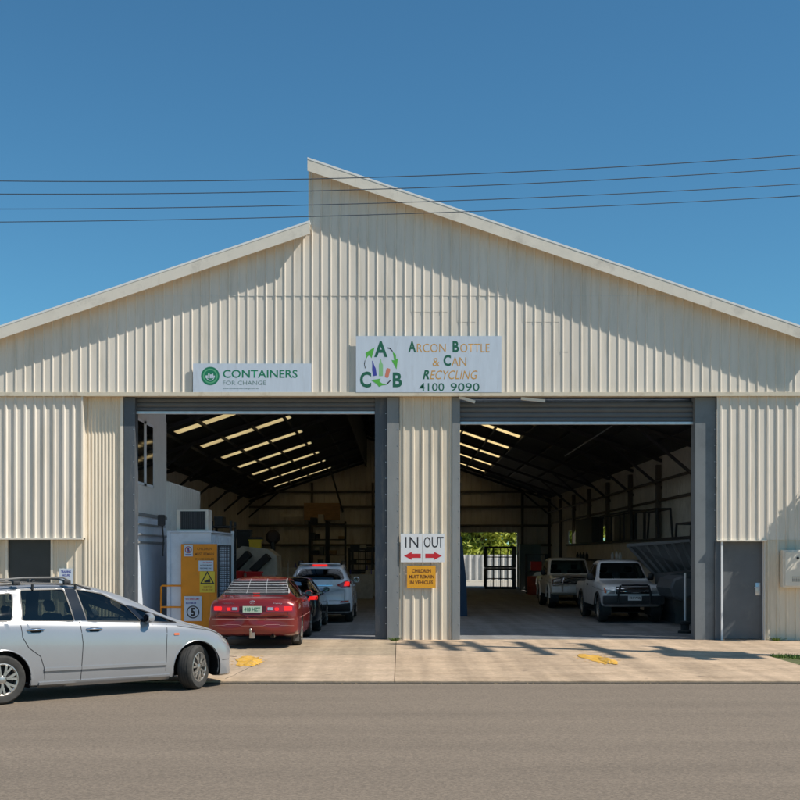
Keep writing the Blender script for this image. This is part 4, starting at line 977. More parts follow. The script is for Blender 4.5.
for s in (1, -1):
    strip(bvh, [(1.06, 1.03), (1.09, .75), (1.07, .42), (1.06, .24)], .009, 'y', s, .002, into=g); strip(bvh, [(.24, 1.05), (.26, .86), (.34, .72), (.50, .60), (.55, .44), (.56, .30)], .009, 'y', s, .002, into=g)
    strip(bvh, [(2.36, .95), (2.34, .7), (2.33, .30)], .008, 'y', s, .002, into=g); strip(bvh, [(.56, .245), (2.33, .235)], .007, 'y', s, .002, into=g)
    strip(bvh, [(2.52, .925), (3.0, .85), (3.4, .76), (3.6, .69)], .007, 'y', s, .002, into=g); strip(bvh, [(3.42, .60), (3.7, .56)], .006, 'y', s, .002, into=g); strip(bvh, [(3.28, .40), (3.55, .40), (3.74, .40)], .007, 'y', s, .002, into=g)
obj('panel_gaps', g, m_gap, sil, smooth=True, local=True)
bm = B()
for s in (1, -1):
    strip(bvh, [(.56, .425), (1.05, .42)], .04, 'y', s, .022, into=bm, thick=.03); strip(bvh, [(1.08, .42), (2.32, .405)], .04, 'y', s, .022, into=bm, thick=.03)
    strip(bvh, [(.50, .235), (2.38, .225)], .06, 'y', s, .024, into=bm, thick=.04)
obj('moulding', bm, P_sil, sil, smooth=True, local=True)
for s in (1, -1): obj('pillar_trim', wrap(bvh, [(1.00, 1.05), (1.16, 1.045), (1.09, 1.475), (.94, 1.478)], 'y', s, .003, .06), m_gloss, sil, smooth=True, local=True); obj('pillar_trim', wrap(bvh, [(1.985, 1.0), (2.06, .997), (1.89, 1.215), (1.79, 1.235)], 'y', s, .003, .06), m_gloss, sil, smooth=True, local=True)
handles(sil, bvh, [(.44, .945), (1.26, .925)], m_chrome, .9)
mirror(sil, 2.05, 1.055, .90, P_sil, .14, .20, .13)
for s in (1, -1): deco(sil, bvh, 'side_repeater', [rpoly(rect(2.46, 2.54, .795, .825), .01)], m_amber, 'y', s, .008, .01)
for s in (1, -1): deco(sil, bvh, 'headlight', [rpoly([(3.30, .66), (3.50, .60), (3.47, .68), (3.31, .735)], .02)], m_lens, 'y', s, .004, .015)
for s in (1, -1): deco(sil, bvh, 'tail_light', [rpoly([(-.93, .80), (-.82, .80), (-.62, 1.10), (-.72, 1.14)], .02)], m_tailred, 'y', s, .004, .015)
deco(sil, bvh, 'grille', [rpoly(rect(-.42, .42, .42, .56), .03)], m_black, 'x', 1, .004, .01)
for s in (1, -1):
    bm = B(); y = s*.62
    pts = [(-.55, y, 1.47), (-.35, y, 1.525), (.5, y, 1.555), (1.1, y, 1.53), (1.32, y, 1.46)]; tube(bm, pts, .012, 8)
    for x in (-.35, .5, 1.1): tube(bm, [(x, y, 1.47), (x, y, 1.54)], .018, 8)
    obj('roof_rail', bm, m_black, sil, smooth=True, local=True)
for x in (.28, .98):
    bm = B(); tube(bm, [(x, -.66, 1.545), (x, -.60, 1.575), (x, -.3, 1.60), (x, .3, 1.60), (x, .60, 1.575), (x, .66, 1.545)], .013, 8)
    for s in (1, -1): box(bm, x-.05, x+.05, s*.62-.035, s*.62+.035, 1.53, 1.59, bev=.015)
    obj('roof_bar', bm, m_dark, sil, smooth=True, local=True)
bm = B(); tube(bm, [(-.3, -.42, 1.57), (.1, -.5, 1.60), (.4, -.55, 1.625), (.95, -.57, 1.625), (1.02, -.57, 1.59)], .014, 8); obj('roof_strap', bm, mat('grey_strap', (.2, .19, .18), .7), sil, smooth=True, local=True)
# ---------------------------------------------------------------- red sedan
P_red = paint('red_paint', (.215, .016, .014), .25, .30, (.20, .045, .04))
st = [(-1.13, .40, .66, .72, .74, .60), (-1.11, .31, .80, .90, .82, .70), (-1.02, .27, .90, 1.0, .862, .73), (-.80, .24, .94, 1.025, .88, .74), (-.5, .22, .955, 1.06, .888, .72), (-.32, .21, .96, 1.16, .89, .66), (0, .2, .96, 1.32, .892, .61), (.3, .2, .96, 1.395, .893, .585), (.9, .19, .95, 1.42, .893, .59),
      (1.3, .19, .94, 1.40, .892, .61), (1.65, .19, .93, 1.26, .89, .66), (2.05, .19, .91, 1.03, .885, .71), (2.3, .19, .89, .96, .88, .73), (2.9, .19, .83, .88, .865, .72), (3.3, .2, .74, .79, .83, .68), (3.54, .25, .64, .68, .76, .6), (3.62, .36, .52, .55, .62, .5)]
side = [rpoly([(-.30, 1.0), (.62, .99), (.56, 1.345), (.12, 1.31)], .03), rpoly([(.70, .99), (1.82, .975), (1.38, 1.30), (.68, 1.345)], .03)]
red, bvh, _ = build_car('red_sedan', 'dark red sedan with slatted rear window waiting in the left doorway', 'car', (-2.95, 25.13, FLZ), R(90), [(x, a, b, c, w*1.015, v*1.01) for (x, a, b, c, w, v) in st], 2.67, .315, .205, P_red, side,
    front=rpoly([(-.60, 1.0), (.60, 1.0), (.52, 1.35), (-.52, 1.35)], .05), rear=rpoly([(-.66, 1.07), (.66, 1.07), (.53, 1.36), (-.53, 1.36)], .05), rear_glass=m_dtint, rim=('star', 7),
    seats=dict(x=1.2, rear=[.2], z=.42, h=.58, dash=.9), bend=(.25, .11), arch=.05)
g = B()
strip(bvh, [(-.76, .64), (.76, .64)], .010, 'x', -1, .002, into=g); strip(bvh, [(-.70, .645), (-.70, .93)], .008, 'x', -1, .002, into=g); strip(bvh, [(.70, .645), (.70, .93)], .008, 'x', -1, .002, into=g)
for s in (1, -1):
    for pts in ([(.66, .98), (.67, .6), (.66, .26)], [(1.98, .93), (1.97, .5), (1.95, .26)], [(-.28, .99), (-.2, .8), (.1, .68), (.36, .58), (.42, .3)]): strip(bvh, pts, .008, 'y', s, .002, into=g)
obj('panel_gaps', g, m_gap, red, smooth=True, local=True)
# bumper, stands 3 cm proud of the body
bm = B(); wrap(bvh, rpoly(rect(-.85, .85, .34, .625), .07), 'x', -1, .045, .06, .06, into=bm)
o = obj('rear_bumper', bm, P_red, red, smooth=True, local=True)
for s in (1, -1): obj('bumper_end', wrap(bvh, rpoly([(-1.04, .34), (-.42, .34), (-.40, .60), (-1.04, .625)], .03), 'y', s, .02, .06, .03), P_red, o, smooth=True, local=True)
bm = B(); strip(bvh, [(-.80, .60), (.80, .60)], .012, 'x', -1, .05, into=bm); strip(bvh, [(-.8, .47), (.8, .47)], .006, 'x', -1, .05, into=bm); obj('bumper_line', bm, mat('pale_line', (.5, .25, .22), .4, var=0), o, smooth=True, local=True)
for s in (1, -1):
    lit = deco(red, bvh, 'tail_light', [rpoly([(s*.27, .745), (s*.80, .745), (s*.80, .865), (s*.27, .855)], .02)], m_tailred, 'x', -1, .006, .02)
    bm = B(); wrap(bvh, rpoly(rect(s*.68 if s < 0 else .60, s*.60 if s < 0 else .68, .765, .845), .02), 'x', -1, .012, .04, into=bm) if False else wrap(bvh, rpoly([(s*.62, .765), (s*.78, .765), (s*.78, .845), (s*.62, .845)], .02), 'x', -1, .012, .04, into=bm)
    obj('brake_lamp', bm, m_tailon, lit, smooth=True, local=True)
    obj('brake_lamp', wrap(bvh, rpoly([(s*.44, .765), (s*.52, .765), (s*.52, .825), (s*.44, .825)], .02), 'x', -1, .012, .04), m_tailon, lit, smooth=True, local=True)
    obj('reversing_lamp', wrap(bvh, rpoly([(s*.30, .775), (s*.41, .775), (s*.41, .83), (s*.30, .83)], .01), 'x', -1, .013, .04), m_lens, lit, smooth=True, local=True)
deco(red, bvh, 'garnish', [rpoly(rect(-.27, .27, .75, .85), .01)], mat('dark_red_trim', (.08, .01, .01), .3, var=0), 'x', -1, .004, .01)
xr = bvh.ray_cast(Vector((-8, 0, .79)), Vector((1, 0, 0)), 16)[0].x
plate(red, xr-.03, .795, .385, .125, -1, m_plateg, '418 HZT', mat('plate_green_ink', (.05, .2, .12), .5, var=0))
for (s_, a, b, z0, z1) in (('TOYOTA', .60, .36, .90, .925), ('Camry', -.42, -.60, .90, .925)):
    xf = Matrix.Translation((xr-.028, 0, 0)) @ Matrix.Rotation(-pi/2, 4, 'Z')
    obj('badge', text(red, s_, -a, -b, z0, z1, 0, m_chrome, bold=.01, xf=xf), m_chrome, red, local=True)
bm = B(); e = Vector((xr-.03, 0, .935))
for (ry, rz) in ((.055, .036), (.02, .034), (.045, .014)):
    tube(bm, [e+Vector((0, ry*cos(a), rz*sin(a)+(.012 if rz < .03 else 0))) for a in [2*pi*k/18 for k in range(19)]], .004, 5, caps=False)
obj('emblem', bm, m_chrome, red, smooth=True, local=True)
# slatted sunshade on the rear window
bm = B()
for k in range(6):
    z = 1.095+k*.048; w = .64-.11*k/6
    strip(bvh, [(-w, z), (w, z)], .007, 'x', -1, .022, into=bm)
for y0, y1 in ((-.20, -.17), (.20, .17), (-.655, -.535), (.655, .535)): strip(bvh, [(y0, 1.075), (y1, 1.355)], .010, 'x', -1, .026, into=bm)
obj('window_slats', bm, mat('slat_silver', (.52, .52, .53), .4, metal=.3, var=.05), red, smooth=True, local=True)
bm = B()
for k in range(6):
    z = 1.07+k*.048; w = .64-.11*k/6; strip(bvh, [(-w, z), (w, z)], .030, 'x', -1, .016, into=bm)
obj('window_louvre', bm, m_black, red, smooth=True, local=True)
obj('high_brake_lamp', box(B(), -.46, -.43, -.07, .07, 1.075, 1.10), m_tailon, red, local=True)
bm = B(); tube(bm, [(-1.05, .02, .30), (-1.26, .02, .27), (-1.27, .02, .36)], .025, 8); lathe(bm, [(.01, .35), (.028, .37), (.03, .40), (.012, .425)], 'Z', 12, (-1.27, .02, 0)); box(bm, -1.22, -1.12, -.05, .05, .22, .33)
obj('tow_ball', bm, m_alloy, red, smooth=True, local=True)
bm = B(); tube(bm, [(-.5, -.38, .24), (-1.05, -.40, .25), (-1.12, -.40, .25)], .035, 12, caps=False); lathe(bm, [(.03, 0), (.001, .01)], 'Y', 12, (-1.09, -.4, .25)); obj('exhaust', bm, m_alloy, red, smooth=True, local=True)
bm = B()
for s in (1, -1): box(bm, -.37, -.36, s*.87-.12*(s > 0), s*.87+.12*(s < 0), .10, .36)
obj('mud_flap', bm, mat('dusty_rubber', (.14, .13, .12), .9), red, local=True)
handles(red, bvh, [(-.0, .90), (.84, .89)], P_red, .89); mirror(red, 1.78, 1.03, .89, P_red, .12, .18, .12)
bm = B(); wrap(bvh, rect(-.8, 2.0, .60, .612), 'y', -1, .008, .08, into=bm); wrap(bvh, rect(-.8, 2.0, .60, .612), 'y', 1, .008, .08, into=bm); obj('side_moulding', bm, MATS['pale_line'], red, smooth=True, local=True)
bm = B(); tube(bm, [(-.30, -.64, 1.08), (-.32, -.64, 1.75)], .006, 5); obj('aerial', bm, m_black, red, local=True)
# ---------------------------------------------------------------- black sedan ahead of it
P_blk = paint('black_paint', (.012, .013, .016), .2, .25, (.03, .03, .03))
st2 = [(x, a, b*.96, c*.93 if c > 1.1 else c*.96, w*.95, v*.92) for (x, a, b, c, w, v) in [(-.92, .42, .7, .8, .74, .6), (-.88, .3, .86, 1.02, .84, .70), (-.72, .25, .93, 1.06, .88, .72), (-.4, .22, .96, 1.13, .89, .68), (.05, .2, .97, 1.36, .892, .61), (.5, .2, .96, 1.43, .893, .6), (1.1, .19, .95, 1.43, .893, .6), (1.5, .19, .94, 1.33, .89, .64), (2.0, .19, .92, 1.05, .885, .71), (2.3, .19, .90, .98, .88, .73), (2.8, .19, .84, .89, .86, .72), (3.2, .22, .7, .74, .78, .62), (3.34, .36, .52, .55, .62, .5)]]
side = [rpoly([(-.22, .96), (.62, .95), (.56, 1.25), (.16, 1.22)], .03), rpoly([(.70, .95), (1.78, .93), (1.38, 1.18), (.68, 1.255)], .03)]
blk, bvh, _ = build_car('black_sedan', 'black small sedan in the queue, mostly hidden between the red sedan and the white wagon', 'car', (-2.80, 29.75, FLZ), R(90), st2, 2.55, .31, .195, P_blk, side,
    front=rpoly([(-.55, .98), (.55, .98), (.48, 1.24), (-.48, 1.24)], .05), rear=rpoly([(-.55, 1.02), (.55, 1.02), (.48, 1.25), (-.48, 1.25)], .05), glass_m=m_dtint, rear_glass=m_dtint, rim=('star', 9), seats=dict(x=1.2, rear=[.25], h=.55, dash=.88), arch=.05)
for s in (1, -1): deco(blk, bvh, 'tail_light', [rpoly([(s*.60, .80), (s*.80, .80), (s*.80, .89), (s*.60, .88)], .02)], m_tailon, 'x', -1, .005, .02)
handles(blk, bvh, [(0, .90), (.84, .89)], P_blk, .85); mirror(blk, 1.72, .98, .85, P_blk, .12, .18, .12)
# ---------------------------------------------------------------- white wagon
P_wht = paint('white_paint_car', (.78, .82, .88), .0, .25, (.5, .5, .5))
st = [(-.86, .50, .92, 1.0, .76, .58), (-.84, .40, 1.02, 1.18, .84, .64), (-.76, .30, 1.08, 1.42, .885, .64), (-.58, .27, 1.10, 1.58, .90, .645), (-.2, .26, 1.10, 1.645, .905, .65), (.5, .25, 1.08, 1.665, .908, .66), (1.1, .25, 1.05, 1.64, .908, .66), (1.5, .25, 1.03, 1.52, .905, .68), (2.05, .25, 1.0, 1.20, .90, .73), (2.35, .25, .98, 1.07, .895, .75), (2.9, .26, .92, .98, .88, .74), (3.3, .30, .80, .85, .83, .68), (3.46, .38, .7, .74, .76, .6), (3.53, .48, .6, .63, .62, .5)]
side = [rpoly([(-.50, 1.22), (.10, 1.15), (.18, 1.52), (-.20, 1.48)], .04), rpoly([(.20, 1.14), (.92, 1.12), (.86, 1.555), (.27, 1.55)], .03), rpoly([(1.02, 1.12), (1.92, 1.09), (1.42, 1.47), (.98, 1.55)], .03)]
wht, bvh, _ = build_car('white_wagon', 'white high-roofed wagon with lit brake lights, farthest inside in the left queue', 'car', (-2.22, 33.9, FLZ), R(90), st, 2.64, .345, .225, P_wht, side,
    front=rpoly([(-.62, 1.1), (.62, 1.1), (.54, 1.58), (-.54, 1.58)], .05), rear=rpoly([(-.70, 1.20), (.70, 1.20), (.58, 1.50), (-.58, 1.50)], .09), glass_m=m_dtint, rear_glass=m_dtint, rim=('star', 5), seats=dict(x=1.15, rear=[.25], z=.55, dash=1.05), arch=.06, m_rim=m_alloy)
for s in (1, -1):
    lt = deco(wht, bvh, 'tail_light', [rpoly([(s*.46, 1.05), (s*.60, .98), (s*.88, 1.00), (s*.86, 1.17), (s*.72, 1.17)], .03)], m_tailred, 'x', -1, .006, .02)
    obj('brake_lamp', wrap(bvh, rpoly([(s*.66, 1.02), (s*.82, 1.03), (s*.81, 1.14), (s*.70, 1.14)], .02), 'x', -1, .014, .04), m_tailon, lt, smooth=True, local=True)
    deco(wht, bvh, 'reflector', [rpoly([(s*.55, .56), (s*.80, .58), (s*.80, .63), (s*.60, .62)], .01)], m_tailred, 'x', -1, .012, .01)
deco(wht, bvh, 'lower_bumper', [rpoly([(-.84, .32), (.84, .32), (.84, .56), (.5, .52), (-.5, .52), (-.84, .56)], .03)], m_black, 'x', -1, .008, .02)
bm = B(); box(bm, -.60, -.54, -.20, .20, 1.585, 1.63, bev=.01); obj('high_brake_lamp', bm, m_tailon, wht, local=True)
bm = B(); box(bm, -.66, -.36, -.55, .55, 1.62, 1.65, bev=.012); obj('spoiler', bm, P_wht, wht, smooth=True, local=True)
xr = bvh.ray_cast(Vector((-8, 0, .86)), Vector((1, 0, 0)), 16)[0].x
plate(wht, xr-.012, .90, .36, .12, -1, mat('plate_blue_white', (.30, .38, .55), .4, var=.05))
bm = B(); strip(bvh, [(-.35, 1.04), (.35, 1.04)], .03, 'x', -1, .01, into=bm); obj('badge_strip', bm, m_chrome, wht, smooth=True, local=True)
for s in (1, -1):
    bm = B(); tube(bm, [(-.45, s*.60, 1.62), (-.25, s*.60, 1.70), (1.0, s*.61, 1.71), (1.3, s*.61, 1.62)], .02, 8); obj('roof_rail', bm, m_black, wht, smooth=True, local=True)
for s in (1, -1): obj('sill_cladding', strip(bvh, [(-.2, .40), (2.4, .38)], .14, 'y', s, .008, into=B()), m_black, wht, smooth=True, local=True)
handles(wht, bvh, [(.1, 1.02), (.98, 1.0)], P_wht, .9); mirror(wht, 1.78, 1.15, .905, P_wht, .14, .2, .16)
g = B()
for s in (1, -1):
    for pts in ([(.96, 1.08), (.97, .6), (.96, .4)], [(2.0, 1.03), (1.98, .5)], [(-.05, 1.1), (.02, .9), (.3, .75), (.42, .6)]): strip(bvh, pts, .008, 'y', s, .002, into=g)
strip(bvh, [(-.7, 1.1), (-.68, .62), (.68, .62), (.7, 1.1)], .009, 'x', -1, .002, into=g)
obj('panel_gaps', g, m_gap, wht, smooth=True, local=True)
# ---------------------------------------------------------------- the two four-wheel drives facing out
P_w2 = paint('white_paint_ute', (.80, .81, .82), .0, .3, (.45, .43, .38))
def ute(name, label, loc, st, wb, r, side, front, W0, bull, zl, txt, mp, hood):
    t, bvh, _ = build_car(name, label, 'pickup', loc, R(-90), st, wb, r, .25, mp, side, front=front, rear=None, glass_m=m_tint, rim=('dish', 5), seats=dict(x=wb-1.75, z=.75, dash=1.08), bend=(.12, .05), arch=.09, crown=.02)
    fx = bvh.ray_cast(Vector((8, 0, zl)), Vector((-1, 0, 0)), 16)[0].x
    for s in (1, -1):
        h = deco(t, bvh, 'headlight', [rpoly([(s*.50, zl-.09), (s*(W0-.10), zl-.08), (s*(W0-.09), zl+.07), (s*.50, zl+.085)], .02)], m_lens, 'x', 1, .010, .02)
        deco(t, bvh, 'indicator', [rpoly([(s*(W0-.14), zl-.07), (s*(W0-.09), zl-.07), (s*(W0-.09), zl+.06), (s*(W0-.12), zl+.06)], .01)], m_amber, 'x', 1, .014, .02)
    gr = deco(t, bvh, 'grille', [rpoly(rect(-.47, .47, zl-.09, zl+.10), .02)], m_black, 'x', 1, .008, .02)
    bm = B(); strip(bvh, [(-.44, zl+.05), (.44, zl+.05)], .02, 'x', 1, .016, into=bm); strip(bvh, [(-.44, zl-.02), (.44, zl-.02)], .016, 'x', 1, .016, into=bm); obj('grille_bar', bm, m_chrome, gr, smooth=True, local=True)
    bm = B(); box(bm, fx-.12, fx+.10, -W0+.03, W0-.03, zl-.38, zl-.14, bev=.03); bp = obj('front_bumper', bm, m_white if bull == 'alloy' else m_dark, t, smooth=True, local=True)
    bm = B(); mb_ = m_chrome if bull == 'alloy' else m_black; q = fx+.16
    for z in ((zl+.14, zl+.04, zl-.06) if bull == 'alloy' else (zl+.15,)): tube(bm, [(q-.1, -W0+.1, z-.05), (q, -.45, z), (q, .45, z), (q-.1, W0-.1, z-.05)] if bull == 'alloy' else [(q, -.36, z), (q, .36, z)], .028, 8)
    for s in (1, -1):
        tube(bm, [(q-.02, s*.44, zl-.34), (q, s*.44, zl-.05), (q, s*.38, zl+.15)], .032, 8)
        if bull == 'alloy': tube(bm, [(q-.1, s*(W0-.12), zl-.3), (q-.1, s*(W0-.1), zl+.10)], .028, 8)
    obj('bull_bar', bm, mb_, t, smooth=True, local=True)
    plate(t, fx+.20, zl-.20, .37, .13, 1, m_plate, txt)
    mirror(t, wb-1.15, 1.25, W0, m_black, .1, .2, .2); handles(t, bvh, [(wb-1.75, 1.02)], m_black, W0)
    g = B()
    for s in (1, -1):
        for x in (wb-1.98, wb-.92): strip(bvh, [(x, 1.13), (x, .45)], .01, 'y', s, .002, into=g)
        strip(bvh, [(wb-.9, .98), (wb+.7, .90)], .008, 'y', s, .002, into=g)
    obj('panel_gaps', g, m_gap, t, smooth=True, local=True)
    for xa in (0, wb):   # flares
        for s in (1, -1):
            bm = B(); pts = [(xa+(r+.115)*cos(a), s*(W0+.005), r+(r+.115)*sin(a)) for a in [pi*k/14 for k in range(15)]]; tube(bm, pts, .03, 6)
            obj('wheel_flare', bm, m_black if bull != 'alloy' else mp, t, smooth=True, local=True)
    return t, bvh
st = [(-1.25, .55, .98, 1.0, .80, .74), (-1.2, .5, 1.04, 1.07, .85, .80), (.35, .42, 1.06, 1.10, .86, .80), (.52, .42, 1.10, 1.58, .862, .66), (.66, .42, 1.12, 1.70, .865, .62), (1.2, .42, 1.12, 1.745, .865, .62), (1.62, .42, 1.11, 1.71, .865, .63), (2.0, .42, 1.10, 1.40, .862, .68), (2.30, .42, 1.08, 1.17, .86, .73), (2.8, .43, 1.05, 1.12, .855, .74), (3.5, .44, 1.00, 1.07, .84, .73), (3.74, .5, .94, .99, .80, .70), (3.80, .58, .86, .9, .74, .64)]
side = [rpoly([(.62, 1.16), (1.06, 1.16), (1.06, 1.60), (.74, 1.60)], .03), rpoly([(1.14, 1.16), (2.06, 1.14), (1.62, 1.58), (1.14, 1.61)], .03)]
ute('white_pickup', 'white pickup with black nudge bar facing out in the right doorway, nearer of the two', (6.42, 33.0+3.8, FLZ), st, 3.0, .36, side, rpoly([(-.68, 1.20), (.68, 1.20), (.56, 1.65), (-.56, 1.65)], .05), .862, 'black', .90, '721 WZJ', P_w2, 0)
st = [(-1.3, .55, 1.0, 1.02, .78, .74), (-1.25, .5, 1.04, 1.07, .82, .78), (.2, .45, 1.06, 1.10, .84, .78), (.34, .45, 1.12, 1.62, .845, .70), (.45, .45, 1.13, 1.74, .845, .68), (1.2, .45, 1.13, 1.79, .845, .68), (1.62, .45, 1.12, 1.76, .845, .685), (1.90, .45, 1.11, 1.45, .845, .72), (2.10, .45, 1.10, 1.19, .843, .75), (2.8, .46, 1.08, 1.14, .84, .75), (3.3, .48, 1.03, 1.08, .82, .73), (3.42, .55, .97, 1.01, .79, .70)]
side = [rpoly([(.42, 1.18), (1.0, 1.18), (1.0, 1.66), (.50, 1.66)], .03), rpoly([(1.08, 1.18), (1.92, 1.16), (1.62, 1.62), (1.08, 1.67)], .03)]
ute('white_pickup', 'older off-white pickup with chrome bull bar, behind the nearer pickup', (6.10, 41.9+3.5, FLZ), st, 2.75, .38, side, rpoly([(-.68, 1.22), (.68, 1.22), (.60, 1.69), (-.60, 1.69)], .05), .845, 'alloy', .94, None, paint('cream_paint_ute', (.79, .78, .74), 0, .3, (.4, .36, .28)), 0)
# ================================================================== things inside, left bay
m_cont = mat('container_blue_white', (.66, .72, .80), .5, var=.05, dirt=(.5, .54, .6), dirt_scale=2)
m_mesh = mat('dark_mesh', (.05, .055, .06), .7, var=.3, vscale=30)
c = thing('storage_container', 'pale blue white metal cabin with flat top beside the yellow board', 'container', (-4.96, 30, FLZ))
cx0, cx1, cy0, cy1 = -5.46, -4.46, 28.35, 31.85
obj('body', box(B(), cx0, cx1, cy0, cy1, FLZ, 2.46, bev=.015), m_cont, c)
obj('roof_rim', box(B(), cx0-.03, cx1+.03, cy0-.03, cy1+.03, 2.46, 2.50), m_cont, c)
obj('corner_post', box(B(), cx1-.02, cx1+.05, cy1-.05, cy1+.06, FLZ, 2.56), m_white, c); obj('corner_post', box(B(), cx0-.04, cx0+.03, cy0-.04, cy0+.02, FLZ, 2.5), m_cont, c)
obj('side_panel', ribbed(B(), cy0+.15, cy1-.1, .2, 2.4, cx1+.005, pitch=.25, depth=.02, along='y', sgn=1), m_cont, c)
ac = thing('air_conditioner', 'cream box air conditioner with dark grille standing on the pale blue cabin', 'air conditioner', (-4.93, 28.8, 2.5))
obj('case', box(B(), -5.31, -4.55, 28.5, 29.05, 2.50, 3.01, bev=.015), m_trim, ac)
bm = B(); box(bm, -5.21, -4.62, 28.485, 28.498, 2.54, 2.97)
for i in range(12): box(bm, -5.20+i*.05, -5.183+i*.05, 28.472, 28.486, 2.55, 2.96, mi=1)
obj('grille', bm, [m_black, m_mesh], ac)
jb = thing('junction_box', 'small dark wall fitting with cable between office wall and air conditioner', 'fitting', (-5.62, 28.4, 2.6))
obj('box', box(B(), -5.72, -5.56, 28.3, 28.45, 2.62, 2.88, bev=.02), m_dark, jb); obj('cable', tube(B(), [(-5.62, 28.36, 2.64), (-5.58, 28.33, 2.3), (-5.60, 28.33, 1.9)], .02, 6), m_dark, jb)
Yp = 28.25
hb = thing('hazard_board', 'tall orange yellow board with warning signs behind the red sedan', 'board', (X(199, Yp), Yp, FLZ))
obj('panel', box(B(), X(181, Yp), X(217, Yp), Yp, Yp+.05, .12, Z(544, Yp), bev=.006), m_orangep, hb)
bm = B()
for q in (X(183, Yp), X(215, Yp)): box(bm, q-.03, q+.03, Yp+.01, Yp+.07, FLZ, .2)
obj('feet', bm, m_dark, hb)
put_text(hb, [T('CHILDREN', 197, 212, 547.6, 550.2, Yp-.0012, bold=.02), T('MUST REMAIN', 195, 214, 552.6, 555.4, Yp-.0012, bold=.02), T('IN VEHICLES', 195.5, 214, 558, 560, Yp-.0012, bold=.02)], mat('faded_brown_ink', (.30, .10, .01), .6, var=0))
Yq = Yp-.02
s = sign('prohibition_sign', 184, 192.8, 545, 556.4, Yq, m_signw, 'small white sign with red ring, top left corner of the orange board', th=.012)
bm = B(); disc(bm, X(188.4, Yq), Z(549.8, Yq), .062, .082, Yq-.001, n=24); beam(bm, (X(186.6, Yq), Yq-.004, Z(548, Yq)), (X(190.2, Yq), Yq-.004, Z(551.6, Yq)), .003, .016); obj('ring', bm, mat('dull_red', (.45, .06, .05), .5, var=0), s)
bm = B(); box(bm, X(187.6, Yq), X(189.2, Yq), Yq-.003, Yq-.001, Z(551.6, Yq), Z(548, Yq)); box(bm, X(185.4, Yq), X(191.4, Yq), Yq-.003, Yq-.001, Z(555.2, Yq), Z(554.2, Yq)); obj('pictogram', bm, m_blue, s)
s = sign('notice_sign', 198.5, 213.4, 560.6, 571, Yq, m_signw, 'small white notice above the yellow triangle sign on the orange board', th=.012)
put_text(s, [T('NO ENTRY', 203, 212, 561.8, 563.2, Yq-.0015, bold=.02)], m_red); put_text(s, [T('AUTHORISED', 200, 212.2, 564.6, 566, Yq-.0015, bold=.02), T('PERSONNEL ONLY', 200, 212.2, 567.6, 569, Yq-.0015, bold=.02)], m_ink)
s = sign('warning_sign', 199.7, 214.8, 571.4, 592.6, Yq, m_yel, 'yellow sign with black warning triangle over small lines, on the orange board', th=.012)
def tri(bm, cx, cy, h, y, mi=0):
    bm.faces.new([bm.verts.new((X(cx+a*h, y), y, Z(cy+b*h, y))) for a, b in ((0, -.56), (.56, .44), (-.56, .44))]).material_index = mi
bm = B(); tri(bm, 207.3, 578.2, 13, Yq-.001, 0); tri(bm, 207.3, 578.6, 9.6, Yq-.0018, 1)
for (a, b, c_, d) in ((204.4, 580.6, 206.4, 582.4), (206.2, 579.8, 210.4, 582.4), (208.4, 578.6, 210, 580)): box(bm, X(a, Yq), X(c_, Yq), Yq-.0035, Yq-.0022, Z(d, Yq), Z(b, Yq))
obj('triangle', bm, [m_ink, m_yel], s); put_text(s, [T('WATCH', 203.4, 211.6, 586, 587.6, Yq-.0015, bold=.02), T('YOUR STEP', 201.8, 212.8, 589, 590.6, Yq-.0015, bold=.02)], mat('sign_rust', (.45, .12, .02), .5, var=0))
s = sign('speed_sign', 184.2, 201.6, 596.2, 621, Yq, m_signw, 'white speed sign with the number 5 in a ring, low on the orange board', th=.012)
bm = B(); disc(bm, X(193, Yq), Z(612, Yq), .125, .15, Yq-.003, n=32); obj('ring', bm, m_ink, s)
put_text(s, [T('5', 190.8, 195.2, 607.6, 616.4, Yq-.0015, bold=.05)], m_ink); put_text(s, [T('SITE SPEED LIMIT', 185.6, 199.6, 598.2, 600, Yq-.0015, bold=.02)], m_red); put_text(s, [T('MAXIMUM', 186, 196, 602.2, 604, Yq-.0015, bold=.02)], m_blue)
mp_ = thing('mesh_screen', 'dark mesh screen standing just right of the orange board', 'screen', (X(223, 28.3), 28.3, FLZ))
bm = B(); x0, x1, z1 = X(217.6, 28.3), X(231, 28.3), Z(545.5, 28.3)
for i in range(9): tube(bm, [(x0+(x1-x0)*i/8, 28.32, .1), (x0+(x1-x0)*i/8, 28.32, z1)], .006, 4)
for i in range(46): tube(bm, [(x0, 28.33, .1+(z1-.1)*i/45), (x1, 28.33, .1+(z1-.1)*i/45)], .008, 4)
obj('mesh', bm, m_mesh, mp_)
bm = B(); box(bm, x0, x0+.03, 28.3, 28.34, FLZ, z1); box(bm, x1-.03, x1, 28.3, 28.34, FLZ, z1); box(bm, x0, x1, 28.3, 28.34, z1-.03, z1); obj('frame', bm, m_dark, mp_)
bm = B(); xa_, xb_ = X(161, 28.2), X(181, 28.2)
tube(bm, [(xb_, 28.2, Z(585.6, 28.2)), (xa_+.03, 28.2, Z(585.6, 28.2)), (xa_, 28.2, Z(586.8, 28.2)), (xa_, 28.2, FLZ)], .022, 8); tube(bm, [(xb_, 28.2, Z(607, 28.2)), (xa_, 28.2, Z(607, 28.2))], .022, 8)
single('safety_rail', bm, m_orangep, 'orange tubular handrail left of the orange board by the blue office wall', 'handrail', smooth=True)
